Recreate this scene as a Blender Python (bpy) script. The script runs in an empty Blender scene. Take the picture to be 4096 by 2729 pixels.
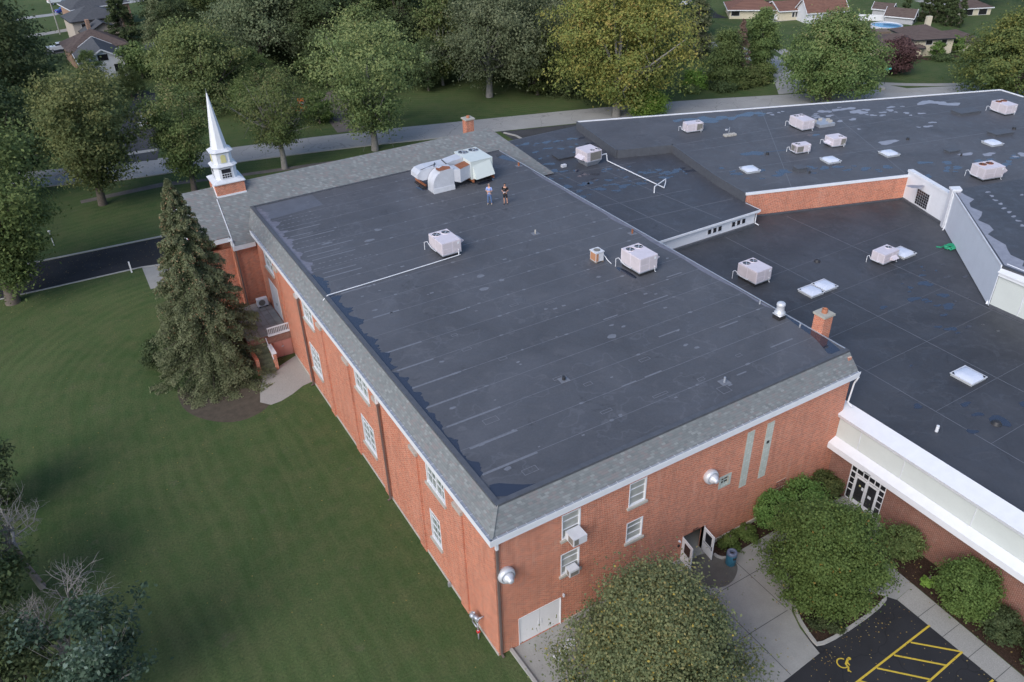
import bpy, bmesh, math, random
import numpy as np
from mathutils import Vector, Matrix
PI=math.pi; rad=math.radians
S=bpy.context.scene; COL=S.collection
# ---------------- camera, world, sun, exposure ----------------
cd=bpy.data.cameras.new('camera'); cam=bpy.data.objects.new('camera',cd); COL.objects.link(cam); S.camera=cam
cd.sensor_width=36; cd.lens=28.466; cd.clip_start=.5; cd.clip_end=3000
cam.location=(-12.047,-23.243,36.244); cam.rotation_euler=(rad(57.01514),rad(1.40921),rad(-30.78672))
SUN=Vector((-.82,-.44,0)).normalized(); EL=rad(38)
w=bpy.data.worlds.new('World'); S.world=w; w.use_nodes=True
nt=w.node_tree; bg=nt.nodes['Background']; sk=nt.nodes.new('ShaderNodeTexSky'); sk.sky_type='NISHITA'
sk.sun_disc=False; sk.sun_elevation=EL; sk.sun_rotation=math.atan2(SUN.x,SUN.y); sk.air_density=1.0; sk.dust_density=2.2; sk.ozone_density=3.0
nt.links.new(sk.outputs[0],bg.inputs[0]); bg.inputs[1].default_value=.13
ld=bpy.data.lights.new('sun','SUN'); ld.energy=1.2; ld.angle=rad(38); ld.color=(1,.95,.90)
lo=bpy.data.objects.new('sun',ld); COL.objects.link(lo)
sd=Vector((SUN.x*math.cos(EL),SUN.y*math.cos(EL),math.sin(EL))); lo.rotation_euler=sd.to_track_quat('Z','Y').to_euler()
S.view_settings.view_transform='Standard'; S.view_settings.look='None'; S.view_settings.gamma=1; S.view_settings.exposure=.60
S.cycles.max_bounces=6; S.cycles.transparent_max_bounces=8
# ---------------- node helpers ----------------
def newmat(name,rough=.8,spec=.5,metal=0):
    m=bpy.data.materials.new(name); m.use_nodes=True; n=m.node_tree; b=n.nodes['Principled BSDF']
    b.inputs['Roughness'].default_value=rough; b.inputs['Specular IOR Level'].default_value=spec; b.inputs['Metallic'].default_value=metal
    return m,n,b
def N(n,t,**k):
    x=n.nodes.new(t)
    for a,v in k.items():
        if a.startswith('i_'):
            key=a[2:]; key=int(key) if key.isdigit() else key.replace('_',' ')
            x.inputs[key].default_value=v
        else: setattr(x,a,v)
    return x
def ramp(n,fac,stops):
    r=n.nodes.new('ShaderNodeValToRGB'); e=r.color_ramp.elements
    while len(e)<len(stops): e.new(.5)
    for q,(p,c) in zip(e,stops):
        q.position=p; q.color=(*c,1) if len(c)==3 else (c[0],)*3+(1,)
    n.links.new(fac,r.inputs[0]); return r.outputs[0]
def mixc(n,fac,a,b,mode='MIX'):
    m=n.nodes.new('ShaderNodeMix'); m.data_type='RGBA'; m.blend_type=mode
    for s,v in ((m.inputs[0],fac),(m.inputs[6],a),(m.inputs[7],b)):
        if hasattr(v,'default_value') or hasattr(v,'links'): n.links.new(v,s)
        elif isinstance(v,(int,float)): s.default_value=v
        else: s.default_value=(*v,1)
    return m.outputs[2]
def mth(n,op,a,b=None,c=None):
    m=n.nodes.new('ShaderNodeMath'); m.operation=op
    for i,v in enumerate((a,b,c)):
        if v is None: continue
        if isinstance(v,(int,float)): m.inputs[i].default_value=v
        else: n.links.new(v,m.inputs[i])
    return m.outputs[0]
def wpos(n):
    g=n.nodes.new('ShaderNodeNewGeometry'); s=n.nodes.new('ShaderNodeSeparateXYZ'); n.links.new(g.outputs['Position'],s.inputs[0])
    return g.outputs['Position'],s.outputs
def opos(n):
    g=n.nodes.new('ShaderNodeTexCoord'); return g.outputs['Object']
def noise(n,vec,scale,detail=4,rough=.55,dist=0):
    x=N(n,'ShaderNodeTexNoise'); x.inputs['Scale'].default_value=scale; x.inputs['Detail'].default_value=detail
    x.inputs['Roughness'].default_value=rough; x.inputs['Distortion'].default_value=dist
    n.links.new(vec,x.inputs['Vector']); return x.outputs[0]
def bump(n,b,h,strength=.3,dist=.02):
    x=N(n,'ShaderNodeBump'); x.inputs['Strength'].default_value=strength; x.inputs['Distance'].default_value=dist
    n.links.new(h,x.inputs['Height']); n.links.new(x.outputs[0],b.inputs['Normal'])
def plain(name,col,rough=.6,var=.12,scale=1.5,metal=0,spec=.5,obj=False):
    m,n,b=newmat(name,rough,spec,metal)
    v=opos(n) if obj else wpos(n)[0]
    f=noise(n,v,scale,6,.65)
    lo_=tuple(max(0,x*(1-var)) for x in col); hi=tuple(min(1,x*(1+var)) for x in col)
    c=ramp(n,f,[(.3,lo_),(.7,hi)]); f2=noise(n,v,scale*14,3)
    c=mixc(n,.35,c,ramp(n,f2,[(.3,lo_),(.7,hi)])); n.links.new(c,b.inputs['Base Color']); return m
M={}
# brick
def brick(name,c1,c2,mortar,stain=.25):
    m,n,b=newmat(name,.85,.3)
    P,xyz=wpos(n); u=mth(n,'ADD',xyz[0],xyz[1]); cb=N(n,'ShaderNodeCombineXYZ'); n.links.new(u,cb.inputs[0]); n.links.new(xyz[2],cb.inputs[1])
    t=N(n,'ShaderNodeTexBrick'); n.links.new(cb.outputs[0],t.inputs['Vector'])
    t.inputs['Scale'].default_value=1; t.inputs['Brick Width'].default_value=.21; t.inputs['Row Height'].default_value=.075
    t.inputs['Mortar Size'].default_value=.009; t.inputs['Mortar Smooth'].default_value=.2
    t.inputs['Color1'].default_value=(*c1,1); t.inputs['Color2'].default_value=(*c2,1); t.inputs['Mortar'].default_value=(*mortar,1)
    f=noise(n,P,.55,6,.6,.1); f2=noise(n,P,3,4)
    c=mixc(n,ramp(n,f,[(.35,(0,)),(.75,(stain,))]),t.outputs[0],tuple(x*.45 for x in c1))
    cs=N(n,'ShaderNodeCombineXYZ'); n.links.new(mth(n,'MULTIPLY',u,2.2),cs.inputs[0]); n.links.new(mth(n,'MULTIPLY',xyz[2],.22),cs.inputs[1]); vs_=noise(n,cs.outputs[0],1.0,5,.65)
    c=mixc(n,ramp(n,vs_,[(.5,(0,)),(.72,(.38,))]),c,(.23,.10,.07)); c=mixc(n,ramp(n,vs_,[(.28,(.30,)),(.42,(0,))]),c,(.66,.45,.36))
    c=mixc(n,ramp(n,f2,[(.45,(0,)),(.8,(stain*.8,))]),c,(.42,.30,.25)); n.links.new(c,b.inputs['Base Color'])
    bump(n,b,t.outputs['Fac'],.25,-.01); return m
M['brick']=brick('red_brick',(.64,.165,.078),(.38,.085,.042),(.76,.58,.45))
M['brick2']=brick('brown_brick',(.25,.085,.06),(.16,.055,.042),(.42,.33,.27),.2)
M['fbrick']=brick('buff_brick',(.36,.22,.15),(.30,.17,.12),(.4,.33,.27))
# shingles
def shingle(name,cols,row=.11,wid=.22,k=1.0):
    m,n,b=newmat(name,.9,.25)
    P,xyz=wpos(n); u=mth(n,'ADD',xyz[0],xyz[1]); r=mth(n,'FLOOR',mth(n,'DIVIDE',xyz[2],row*k))
    uu=mth(n,'FLOOR',mth(n,'ADD',mth(n,'DIVIDE',u,wid),mth(n,'MULTIPLY',r,.37)))
    cb=N(n,'ShaderNodeCombineXYZ'); n.links.new(uu,cb.inputs[0]); n.links.new(r,cb.inputs[1])
    wn=N(n,'ShaderNodeTexWhiteNoise',noise_dimensions='2D'); n.links.new(cb.outputs[0],wn.inputs['Vector'])
    c=ramp(n,wn.outputs[0],[(i/max(1,len(cols)-1),q) for i,q in enumerate(cols)])
    f=noise(n,P,.5,5); c=mixc(n,ramp(n,f,[(.4,(0,)),(.8,(.15,))]),c,cols[0])
    fr=mth(n,'FRACT',mth(n,'DIVIDE',xyz[2],row*k)); c=mixc(n,ramp(n,fr,[(0,(.5,)),(.14,(0,))]),c,tuple(x*.4 for x in cols[0]))
    n.links.new(c,b.inputs['Base Color']); bump(n,b,fr,.3,.02); return m
M['shingle']=shingle('roof_shingle',[(.165,.18,.185),(.19,.207,.212),(.205,.22,.225),(.222,.205,.208),(.18,.195,.20),(.215,.232,.236),(.26,.277,.28)])
M['sh_grey']=shingle('grey_shingle',[(.07,.075,.085),(.10,.105,.115),(.08,.085,.095)])
M['sh_brown']=shingle('brown_shingle',[(.09,.065,.06),(.13,.10,.09),(.11,.085,.075)])
M['sh_red']=shingle('redbrown_shingle',[(.17,.085,.065),(.22,.12,.09),(.15,.08,.065)])
# roof membrane
def membrane(name,col,rough=.5,blot=.35):
    m,n,b=newmat(name,rough,.45)
    P,_=wpos(n); f=noise(n,P,.16,6,.6,.8); f2=noise(n,P,9,4,.7); f3=noise(n,P,1.3,5,.65,.5)
    c=ramp(n,f,[(.3,tuple(x*(1-blot*.6) for x in col)),(.7,tuple(x*(1+blot*.5) for x in col))])
    c=mixc(n,.3,c,ramp(n,f2,[(.3,tuple(x*.7 for x in col)),(.7,tuple(x*1.35 for x in col))]))
    c=mixc(n,ramp(n,f3,[(.55,(0,)),(.75,(.3,))]),c,tuple(x*1.6 for x in col))
    f4=noise(n,P,.33,4,.55,.3); c=mixc(n,ramp(n,f4,[(.545,(0,)),(.56,(.35,)),(.575,(0,))]),c,tuple(x*1.7 for x in col))
    f5=noise(n,P,.5,6,.75,1.2); c=mixc(n,ramp(n,f5,[(.60,(0,)),(.68,(.45,))]),c,tuple(x*.45 for x in col))
    n.links.new(c,b.inputs['Base Color']); n.links.new(ramp(n,f3,[(.3,(rough-.1,)),(.7,(rough+.15,))]),b.inputs['Roughness'])
    bump(n,b,noise(n,P,2.2,5,.6),.25,.03); return m
M['mem']=membrane('black_roof_membrane',(.088,.092,.104),.62,.5)
M['mem2']=membrane('dark_roof_membrane',(.062,.066,.078),.55,.45)
M['memlow']=membrane('worn_roof_membrane',(.056,.060,.070),.58,.7)
M['seam']=plain('faded_seam_patch',(.17,.18,.205),.55,.25,6)
M['seamline']=plain('roof_seam',(.15,.158,.18),.5,.3,3)
M['cap']=plain('roof_edge_flashing',(.085,.092,.107),.6,.25,3)
M['greyp']=plain('grey_repair_sheet',(.115,.125,.15),.55,.2,1.2)
m,n,b=newmat('rain_puddle',.04,.6); b.inputs['Base Color'].default_value=(.03,.036,.055,1); b.inputs['IOR'].default_value=1.75
bump(n,b,noise(n,wpos(n)[0],6,2),.04,.01); M['puddle']=m
m,n,b=newmat('dried_silt',.5,.5)
n.links.new(ramp(n,noise(n,wpos(n)[0],3,6),[(.3,(.13,.13,.16)),(.7,(.20,.20,.24))]),b.inputs['Base Color']); M['silt']=m
M['silt_glare']=plain('pale_silt_sky_glare',(.27,.27,.31),.35,.25,2.5)  # pale tone also paints bright sky reflection onto far-roof puddles
M['white']=plain('white_paint',(.74,.76,.80),.5,.06,2)
M['white2']=plain('weathered_white',(.62,.64,.68),.6,.15,2)
M['panel']=plain('pale_stucco_panel',(.56,.60,.58),.75,.05,.8)
M['unit']=plain('beige_unit_paint',(.66,.61,.66),.45,.10,2)
M['unit_d']=plain('faded_unit_panel',(.58,.53,.56),.5,.12,2)
M['unit_w']=plain('cream_unit_paint',(.62,.68,.66),.45,.05,2)
M['galv']=plain('galvanised_metal',(.42,.45,.50),.38,.15,1.6,.35)
M['rust']=plain('rusted_steel',(.28,.10,.045),.8,.35,2.5)
M['dark']=plain('dark_metal',(.03,.03,.033),.5,.3,3)
M['coil']=plain('condenser_coil',(.20,.19,.17),.6,.25,12)
M['alu']=plain('spun_aluminium',(.62,.64,.68),.42,.10,3,.25)
M['duct']=plain('pale_duct_metal',(.58,.60,.65),.45,.14,1.2,.1)
M['downp']=plain('brown_downpipe',(.16,.12,.11),.55,.15,2)
M['stone']=plain('limestone_trim',(.44,.42,.38),.85,.2,5)
M['conc']=plain('concrete',(.30,.30,.285),.9,.16,.9)
M['kerb']=plain('kerb_concrete',(.36,.355,.34),.9,.15,2)
M['pinkdoor']=plain('salmon_door_paint',(.48,.22,.18),.6,.08,2)
M['doorw']=plain('white_door_paint',(.78,.79,.82),.45,.05,2)
M['dome']=plain('skylight_acrylic',(.62,.67,.78),.18,.05,2)
M['skyfr']=plain('skylight_frame',(.42,.45,.48),.45,.1,2)
M['plastic']=plain('white_pipe',(.72,.74,.78),.4,.04,2)
M['teal']=plain('teal_bin',(.03,.13,.20),.45,.1,3); M['bintop']=plain('bluegrey_bin_lid',(.13,.16,.24),.5,.1,3)
M['yellow']=plain('yellow_road_paint',(.58,.42,.045),.7,.2,8)
M['cap2']=plain('chimney_cap',(.40,.39,.34),.85,.15,3); M['clay']=plain('clay_flue',(.38,.15,.08),.7,.15,4)
M['louver']=plain('yellow_louvre',(.62,.58,.28),.6,.1,2)
M['orange']=plain('orange_paint',(.75,.13,.02),.5,.15,3)
M['red']=plain('red_tag',(.6,.03,.03),.6,.1,3)
M['green']=plain('green_plastic',(.02,.30,.16),.5,.3,6)
M['wood']=plain('weathered_wood',(.17,.13,.10),.85,.2,3)
M['cream']=plain('cream_siding',(.60,.55,.42),.8,.06,2); M['beige']=plain('beige_stucco',(.45,.40,.35),.85,.08,2)
M['greyside']=plain('grey_siding',(.42,.43,.46),.8,.06,2); M['blackink']=plain('black_letters',(.02,.02,.02),.5,.1,3)
M['poolw']=plain('pool_water',(.03,.22,.42),.08,.15,1); M['signg']=plain('green_street_sign',(.10,.55,.45),.4,.05,2)
M['tyre']=plain('tyre_rubber',(.02,.02,.02),.8,.1,5)
M['red2']=plain('tail_light',(.45,.02,.02),.3,.1,5)
# glass
def glass(name,c,r=.08):
    m,n,b=newmat(name,r,.6); n.links.new(ramp(n,noise(n,wpos(n)[0],1.3,3),[(.35,tuple(x*.6 for x in c)),(.65,c)]),b.inputs['Base Color']); return m
M['glass']=glass('window_glass',(.20,.24,.22)); M['dglass']=glass('dark_glass',(.03,.03,.035)); M['blind']=glass('window_blinds',(.42,.43,.40),.3)
m,n,b=newmat('glass_block',.25,.5)
P,xyz=wpos(n); cb=N(n,'ShaderNodeCombineXYZ'); n.links.new(xyz[0],cb.inputs[0]); n.links.new(xyz[2],cb.inputs[1])
t=N(n,'ShaderNodeTexBrick',offset=0); n.links.new(cb.outputs[0],t.inputs['Vector']); t.inputs['Scale'].default_value=1; t.inputs['Brick Width'].default_value=.19; t.inputs['Row Height'].default_value=.19; t.inputs['Mortar Size'].default_value=.018
t.inputs['Color1'].default_value=(.58,.64,.60,1); t.inputs['Color2'].default_value=(.46,.53,.49,1); t.inputs['Mortar'].default_value=(.5,.48,.42,1); n.links.new(t.outputs[0],b.inputs['Base Color']); M['gblock']=m
# asphalt
def asphalt(name,c,var=.3,cr=True):
    m,n,b=newmat(name,.85,.3); P,_=wpos(n)
    x=ramp(n,noise(n,P,.35,6,.6,.5),[(.3,tuple(q*(1-var) for q in c)),(.7,tuple(q*(1+var) for q in c))])
    x=mixc(n,.4,x,ramp(n,noise(n,P,40,2),[(.3,tuple(q*.5 for q in c)),(.75,tuple(q*1.7 for q in c))]))
    if cr:
        v=N(n,'ShaderNodeTexVoronoi',feature='DISTANCE_TO_EDGE'); v.inputs['Scale'].default_value=.22
        mp=N(n,'ShaderNodeVectorMath',operation='ADD'); n.links.new(P,mp.inputs[0]); nz=N(n,'ShaderNodeTexNoise'); nz.inputs['Scale'].default_value=.5; n.links.new(P,nz.inputs['Vector'])
        sc=N(n,'ShaderNodeVectorMath',operation='SCALE'); n.links.new(nz.outputs[1],sc.inputs[0]); sc.inputs['Scale'].default_value=2.5; n.links.new(sc.outputs[0],mp.inputs[1]); n.links.new(mp.outputs[0],v.inputs['Vector'])
        x=mixc(n,ramp(n,v.outputs[0],[(0,(.55,)),(.012,(0,))]),x,tuple(q*.35 for q in c))
    n.links.new(x,b.inputs['Base Color']); bump(n,b,noise(n,P,30,2),.3,.01); return m
M['asph']=asphalt('fresh_asphalt',(.026,.027,.031),.4,True); M['asph2']=asphalt('old_asphalt',(.06,.062,.068),.3)
M['road']=asphalt('road_surface',(.33,.33,.325),.14,True); M['walk']=asphalt('sidewalk',(.32,.315,.295),.1,False)
M['dirt']=plain('bare_dirt',(.13,.115,.105),.95,.4,1)
# mulch
m,n,b=newmat('bark_mulch',.95,.2); P,_=wpos(n)
c=ramp(n,noise(n,P,9,8,.8),[(.32,(.015,.010,.008)),(.55,(.055,.034,.025)),(.75,(.14,.085,.06))]); n.links.new(c,b.inputs['Base Color']); bump(n,b,noise(n,P,14,4,.7),.8,.05); M['mulch']=m
# lawn
m,n,b=newmat('lawn_grass',.95,.15); P,xyz=wpos(n)
dx=mth(n,'ADD',xyz[0],4.0); dy=mth(n,'MAXIMUM',mth(n,'SUBTRACT',xyz[1],33),0)
d=mth(n,'SQRT',mth(n,'ADD',mth(n,'MULTIPLY',dx,dx),mth(n,'MULTIPLY',dy,dy)))
d=mth(n,'ADD',d,mth(n,'MULTIPLY',noise(n,P,.07,1),3.0))
cb=N(n,'ShaderNodeCombineXYZ'); n.links.new(d,cb.inputs[0]); sy=mth(n,'MULTIPLY',xyz[1],.05); n.links.new(sy,cb.inputs[1])
st=noise(n,cb.outputs[0],1.3,4,.7)
big=noise(n,P,.055,5,.6); med=noise(n,P,.6,6,.7); fine=noise(n,P,7,4,.8)
c=ramp(n,big,[(.34,(.046,.082,.029)),(.48,(.060,.100,.036)),(.62,(.092,.128,.050))])
c=mixc(n,ramp(n,st,[(.38,(0,)),(.66,(.5,))]),c,(.100,.124,.052))
sn=mth(n,'SINE',mth(n,'MULTIPLY',mth(n,'ADD',d,mth(n,'MULTIPLY',noise(n,P,.5,2),.5)),2*PI/1.05)); sm2=noise(n,P,.16,3)
sn=mth(n,'MULTIPLY',mth(n,'ADD',mth(n,'MULTIPLY',sn,.5),.5),ramp(n,sm2,[(.38,(.06,)),(.60,(.44,))]))
c=mixc(n,sn,c,(.040,.076,.022))
c=mixc(n,ramp(n,noise(n,P,.38,7,.75,.3),[(.60,(0,)),(.70,(.55,))]),c,(.135,.120,.085))
c=mixc(n,ramp(n,noise(n,P,1.7,5,.7),[(.56,(0,)),(.72,(.55,))]),c,(.040,.080,.034))
c=mixc(n,ramp(n,med,[(.42,(0,)),(.7,(.6,))]),c,(.115,.120,.058))
c=mixc(n,.55,c,mixc(n,1,c,ramp(n,fine,[(.25,(.25,.3,.25)),(.5,(.95,1,.95)),(.75,(1.7,1.6,1.6))]),'MULTIPLY'))
vo=N(n,'ShaderNodeTexVoronoi'); vo.inputs['Scale'].default_value=1.3; n.links.new(P,vo.inputs['Vector'])
c=mixc(n,ramp(n,vo.outputs['Distance'],[(0,(1,)),(.055,(1,)),(.06,(0,))]),c,(.20,.17,.06))
n.links.new(c,b.inputs['Base Color']); bump(n,b,fine,.9,.06); M['lawn']=m
M['bark']=plain('tree_bark',(.12,.10,.085),.9,.35,4); M['barkg']=plain('pale_bark',(.24,.23,.215),.9,.3,4)
# foliage: three tints picked by a per-leaf random value
def leafmat(name,cols,rough=.75,trans=.35):
    m,n,b=newmat(name,rough,.25)
    a=N(n,'ShaderNodeAttribute',attribute_name='tint'); oi=N(n,'ShaderNodeObjectInfo')
    c=ramp(n,a.outputs['Fac'],[(i/(len(cols)-1),q) for i,q in enumerate(cols)])
    hs=N(n,'ShaderNodeHueSaturation'); n.links.new(c,hs.inputs['Color'])
    n.links.new(mth(n,'ADD',.485,mth(n,'MULTIPLY',oi.outputs['Random'],.03)),hs.inputs['Hue'])
    n.links.new(mth(n,'ADD',.75,mth(n,'MULTIPLY',oi.outputs['Random'],.5)),hs.inputs['Value'])
    n.links.new(hs.outputs[0],b.inputs['Base Color'])
    tr=N(n,'ShaderNodeBsdfTranslucent'); n.links.new(hs.outputs[0],tr.inputs['Color'])
    mx=N(n,'ShaderNodeMixShader'); mx.inputs[0].default_value=trans; out=n.nodes['Material Output']
    n.links.new(b.outputs[0],mx.inputs[1]); n.links.new(tr.outputs[0],mx.inputs[2]); n.links.new(mx.outputs[0],out.inputs[0]); return m
G=lambda *a:a
M['lf_green']=leafmat('green_leaves',[(0.093,0.142,0.053),(0.132,0.185,0.065),(0.178,0.227,0.080),(0.248,0.284,0.112)])
M['lf_grey']=leafmat('greygreen_leaves',[(0.109,0.149,0.077),(0.155,0.199,0.106),(0.225,0.263,0.144),(0.326,0.355,0.213)])
M['lf_dark']=leafmat('dark_leaves',[(0.046,0.074,0.035),(0.074,0.108,0.048),(0.105,0.142,0.060),(0.147,0.177,0.081)])
M['lf_yell']=leafmat('yellowgreen_leaves',[(.105,.155,.060),(.155,.20,.078),(.215,.245,.095),(.32,.31,.12)])
M['lf_aut']=leafmat('autumn_leaves',[(.12,.175,.055),(.18,.225,.065),(.25,.26,.075),(.35,.30,.085),(.38,.21,.10)])
M['lf_gold']=leafmat('olive_gold_leaves',[(0.085,0.121,0.044),(0.116,0.149,0.053),(0.163,0.177,0.056),(0.264,0.213,0.062)])
M['lf_rust']=leafmat('rusting_leaves',[(0.098,0.151,0.055),(0.138,0.196,0.070),(0.196,0.241,0.089),(0.299,0.235,0.119)])
M['lf_pear']=leafmat('pear_leaves',[(.085,.115,.055),(.125,.155,.075),(.175,.20,.095),(.225,.225,.105),(.33,.25,.10)])
M['lf_lime']=leafmat('lime_leaves',[(0.139,0.241,0.050),(0.217,0.341,0.069),(0.310,0.440,0.094)])
M['lf_bush']=leafmat('bush_leaves',[(0.089,0.163,0.044),(0.142,0.231,0.064),(0.210,0.304,0.088)])
M['lf_purple']=leafmat('purple_leaves',[(0.070,0.040,0.045),(0.109,0.060,0.065),(0.155,0.092,0.094)])
M['lf_dead']=leafmat('dead_needles',[(0.202,0.135,0.106),(0.295,0.206,0.163),(0.388,0.284,0.225)])
M['lf_fall']=leafmat('fallen_leaf',[(.16,.09,.03),(.30,.22,.08),(.38,.32,.16)],.9,.05)
M['lf_silver']=leafmat('silver_tip_leaves',[(.03,.055,.035),(.045,.075,.048),(.06,.10,.06),(.08,.12,.08),(.30,.38,.32)])
M['lf_yspot']=leafmat('turned_leaves',[(.36,.28,.07),(.46,.34,.08),(.34,.20,.06)])
M['needle']=leafmat('spruce_needles',[(.095,.130,.066),(.145,.180,.090),(.20,.235,.125),(.29,.31,.18)],.8,.25)
M['cone']=leafmat('spruce_cones',[(.20,.125,.07),(.30,.19,.11),(.38,.26,.16)],.8,.1)
def carpaint(name,c): return plain(name,c,.25,.03,1)
# ---------------- mesh helpers ----------------
def wl(o):
    v=Vector((0,0,0))
    while o is not None: v+=o.location; o=o.parent
    return v
class MB:
    def __init__(s): s.v=[]; s.f=[]; s.mi=[]; s.cur=0
    def add(s,vs,fs):
        k=len(s.v); s.v+= [tuple(q) for q in vs]; s.f+=[tuple(i+k for i in f) for f in fs]; s.mi+=[s.cur]*len(fs); return s
    def box(s,x0,x1,y0,y1,z0,z1):
        return s.add([(x0,y0,z0),(x1,y0,z0),(x1,y1,z0),(x0,y1,z0),(x0,y0,z1),(x1,y0,z1),(x1,y1,z1),(x0,y1,z1)],
          [(3,2,1,0),(4,5,6,7),(0,1,5,4),(1,2,6,5),(2,3,7,6),(3,0,4,7)])
    def obox(s,c,d,yaw=0,tz=0):
        R=Matrix.Rotation(yaw,3,'Z')@Matrix.Rotation(tz,3,'Y'); vs=[]
        for z in (-.5,.5):
            for x,y in ((-.5,-.5),(.5,-.5),(.5,.5),(-.5,.5)): vs.append(Vector(c)+R@Vector((x*d[0],y*d[1],z*d[2])))
        return s.add(vs,[(3,2,1,0),(4,5,6,7),(0,1,5,4),(1,2,6,5),(2,3,7,6),(3,0,4,7)])
    def bar(s,p,q,wd,ht):   # box beam between two points
        p=Vector(p);q=Vector(q);d=(q-p); L=d.length; d.normalize(); u=Vector((0,0,1)); 
        if abs(d.z)>.95: u=Vector((0,1,0))
        r=d.cross(u).normalized(); u=r.cross(d); vs=[]
        for a in (p,q):
            for i,j in ((-1,-1),(1,-1),(1,1),(-1,1)): vs.append(a+r*i*wd/2+u*j*ht/2)
        return s.add(vs,[(0,1,2,3),(7,6,5,4),(4,5,1,0),(5,6,2,1),(6,7,3,2),(7,4,0,3)])
    def cyl(s,p,q,r0,r1=None,n=12,cap=True):
        r1=r0 if r1 is None else r1; p=Vector(p);q=Vector(q);d=(q-p).normalized(); u=Vector((0,0,1)) if abs(d.z)<.95 else Vector((1,0,0))
        a=d.cross(u).normalized(); b_=a.cross(d); vs=[]
        for c_,r in ((p,r0),(q,r1)):
            for i in range(n): t=2*PI*i/n; vs.append(c_+a*math.cos(t)*r+b_*math.sin(t)*r)
        fs=[(i,(i+1)%n,n+(i+1)%n,n+i) for i in range(n)]
        if cap: fs+=[tuple(range(n))[::-1],tuple(range(n,2*n))]
        return s.add(vs,fs)
    def lathe(s,prof,c=(0,0,0),axis='z',n=20,seg0=0):
        vs=[];m_=len(prof)
        for i in range(n):
            t=2*PI*(i+seg0)/n
            for r,h in prof:
                if axis=='z': vs.append((c[0]+r*math.cos(t),c[1]+r*math.sin(t),c[2]+h))
                elif axis=='y': vs.append((c[0]+r*math.cos(t),c[1]-h,c[2]+r*math.sin(t)))
                else: vs.append((c[0]+h,c[1]+r*math.cos(t),c[2]+r*math.sin(t)))
        return s.add(vs,[(i*m_+j,((i+1)%n)*m_+j,((i+1)%n)*m_+j+1,i*m_+j+1) for i in range(n) for j in range(m_-1)])
    def prism(s,poly,z0,z1):
        k=len(poly); return s.add([(x,y,z0) for x,y in poly]+[(x,y,z1) for x,y in poly],
          [tuple(range(k))[::-1],tuple(range(k,2*k))]+[(i,(i+1)%k,k+(i+1)%k,k+i) for i in range(k)])
    def prismy(s,poly,y0,y1):   # xz outline run along y
        k=len(poly); return s.add([(x,y0,z) for x,z in poly]+[(x,y1,z) for x,z in poly],
          [tuple(range(k)),tuple(range(k,2*k))[::-1]]+[(i,k+i,k+(i+1)%k,(i+1)%k) for i in range(k)])
    def poly(s,pts,z=None):
        return s.add([(p[0],p[1],z) if z is not None else p for p in pts],[tuple(range(len(pts)))])
    def tube(s,pts,r,n=6):
        for a,b_ in zip(pts,pts[1:]): s.cyl(a,b_,r,r,n)
        return s
    def wall(s,axis,c,u0,u1,z0,z1,holes,th=.25,sgn=1):
        # wall in plane axis=c, running u0..u1; outward face at c, thickness inward (sgn)
        us=sorted({u0,u1,*[h for q in holes for h in q[:2]]}); zs=sorted({z0,z1,*[h for q in holes for h in q[2:]]})
        for a,b_ in zip(us,us[1:]):
            run=None
            for c0,c1 in list(zip(zs,zs[1:]))+[(None,None)]:
                op=c0 is None or any(h[0]<=(a+b_)/2<=h[1] and h[2]<=(c0+c1)/2<=h[3] for h in holes)
                if not op: run=(run[0],c1) if run else (c0,c1)
                if op and run:
                    if axis=='x': s.box(min(c,c+th*sgn),max(c,c+th*sgn),a,b_,run[0],run[1])
                    else: s.box(a,b_,min(c,c+th*sgn),max(c,c+th*sgn),run[0],run[1])
                    run=None
        return s
    def build(s,name,mats,parent=None,smooth=False,**k):
        me=bpy.data.meshes.new(name); off=wl(parent) if parent else Vector((0,0,0))
        me.from_pydata([(x-off.x,y-off.y,z-off.z) for x,y,z in s.v],[],s.f)
        if not isinstance(mats,(list,tuple)): mats=[mats]
        for q in mats: me.materials.append(M[q] if isinstance(q,str) else q)
        if len(mats)>1: me.polygons.foreach_set('material_index',s.mi)
        bm=bmesh.new(); bm.from_mesh(me); bmesh.ops.recalc_face_normals(bm,faces=bm.faces) if k.pop('recalc',True) else None; bm.to_mesh(me); bm.free()
        if smooth: me.shade_smooth()
        o=bpy.data.objects.new(name,me); COL.objects.link(o); o.parent=parent
        for a,v in k.items(): o[a]=v
        return o
def thing(name,label,cat,loc=(0,0,0),group=None,rz=0,kind=None):
    o=bpy.data.objects.new(name,None); COL.objects.link(o); o.location=loc; o.rotation_euler=(0,0,rz); o.empty_display_size=.3
    o['label']=label; o['category']=cat
    if group: o['group']=group
    return o
def tag(o,label,cat,group=None,kind=None):
    if label: o['label']=label
    if cat: o['category']=cat
    if group: o['group']=group
    if kind: o['kind']=kind
    return o
def copy_tree(o,parent=None,**k):
    c=o.copy(); COL.objects.link(c); c.parent=parent
    for ch in list(o.children): copy_tree(ch,c)
    for a,v in k.items():
        if a in('location','scale'): setattr(c,a,v)
        elif a=='rz': c.rotation_euler=(0,0,v)
        elif v is None:
            if a in c: del c[a]
        else: c[a]=v
    return c
def struct(o,label=None):
    o['kind']='structure'
    if label: o['label']=label
    return o
def sheet(name,pts,z,mat,label):
    return struct(MB().poly(pts,z).build(name,mat),label)
def smoothpoly(pts,it=2):
    for _ in range(it):
        q=[]
        for i in range(len(pts)):
            a=pts[i];b_=pts[(i+1)%len(pts)]
            q+=[(a[0]*.75+b_[0]*.25,a[1]*.75+b_[1]*.25),(a[0]*.25+b_[0]*.75,a[1]*.25+b_[1]*.75)]
        pts=q
    return pts
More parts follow.
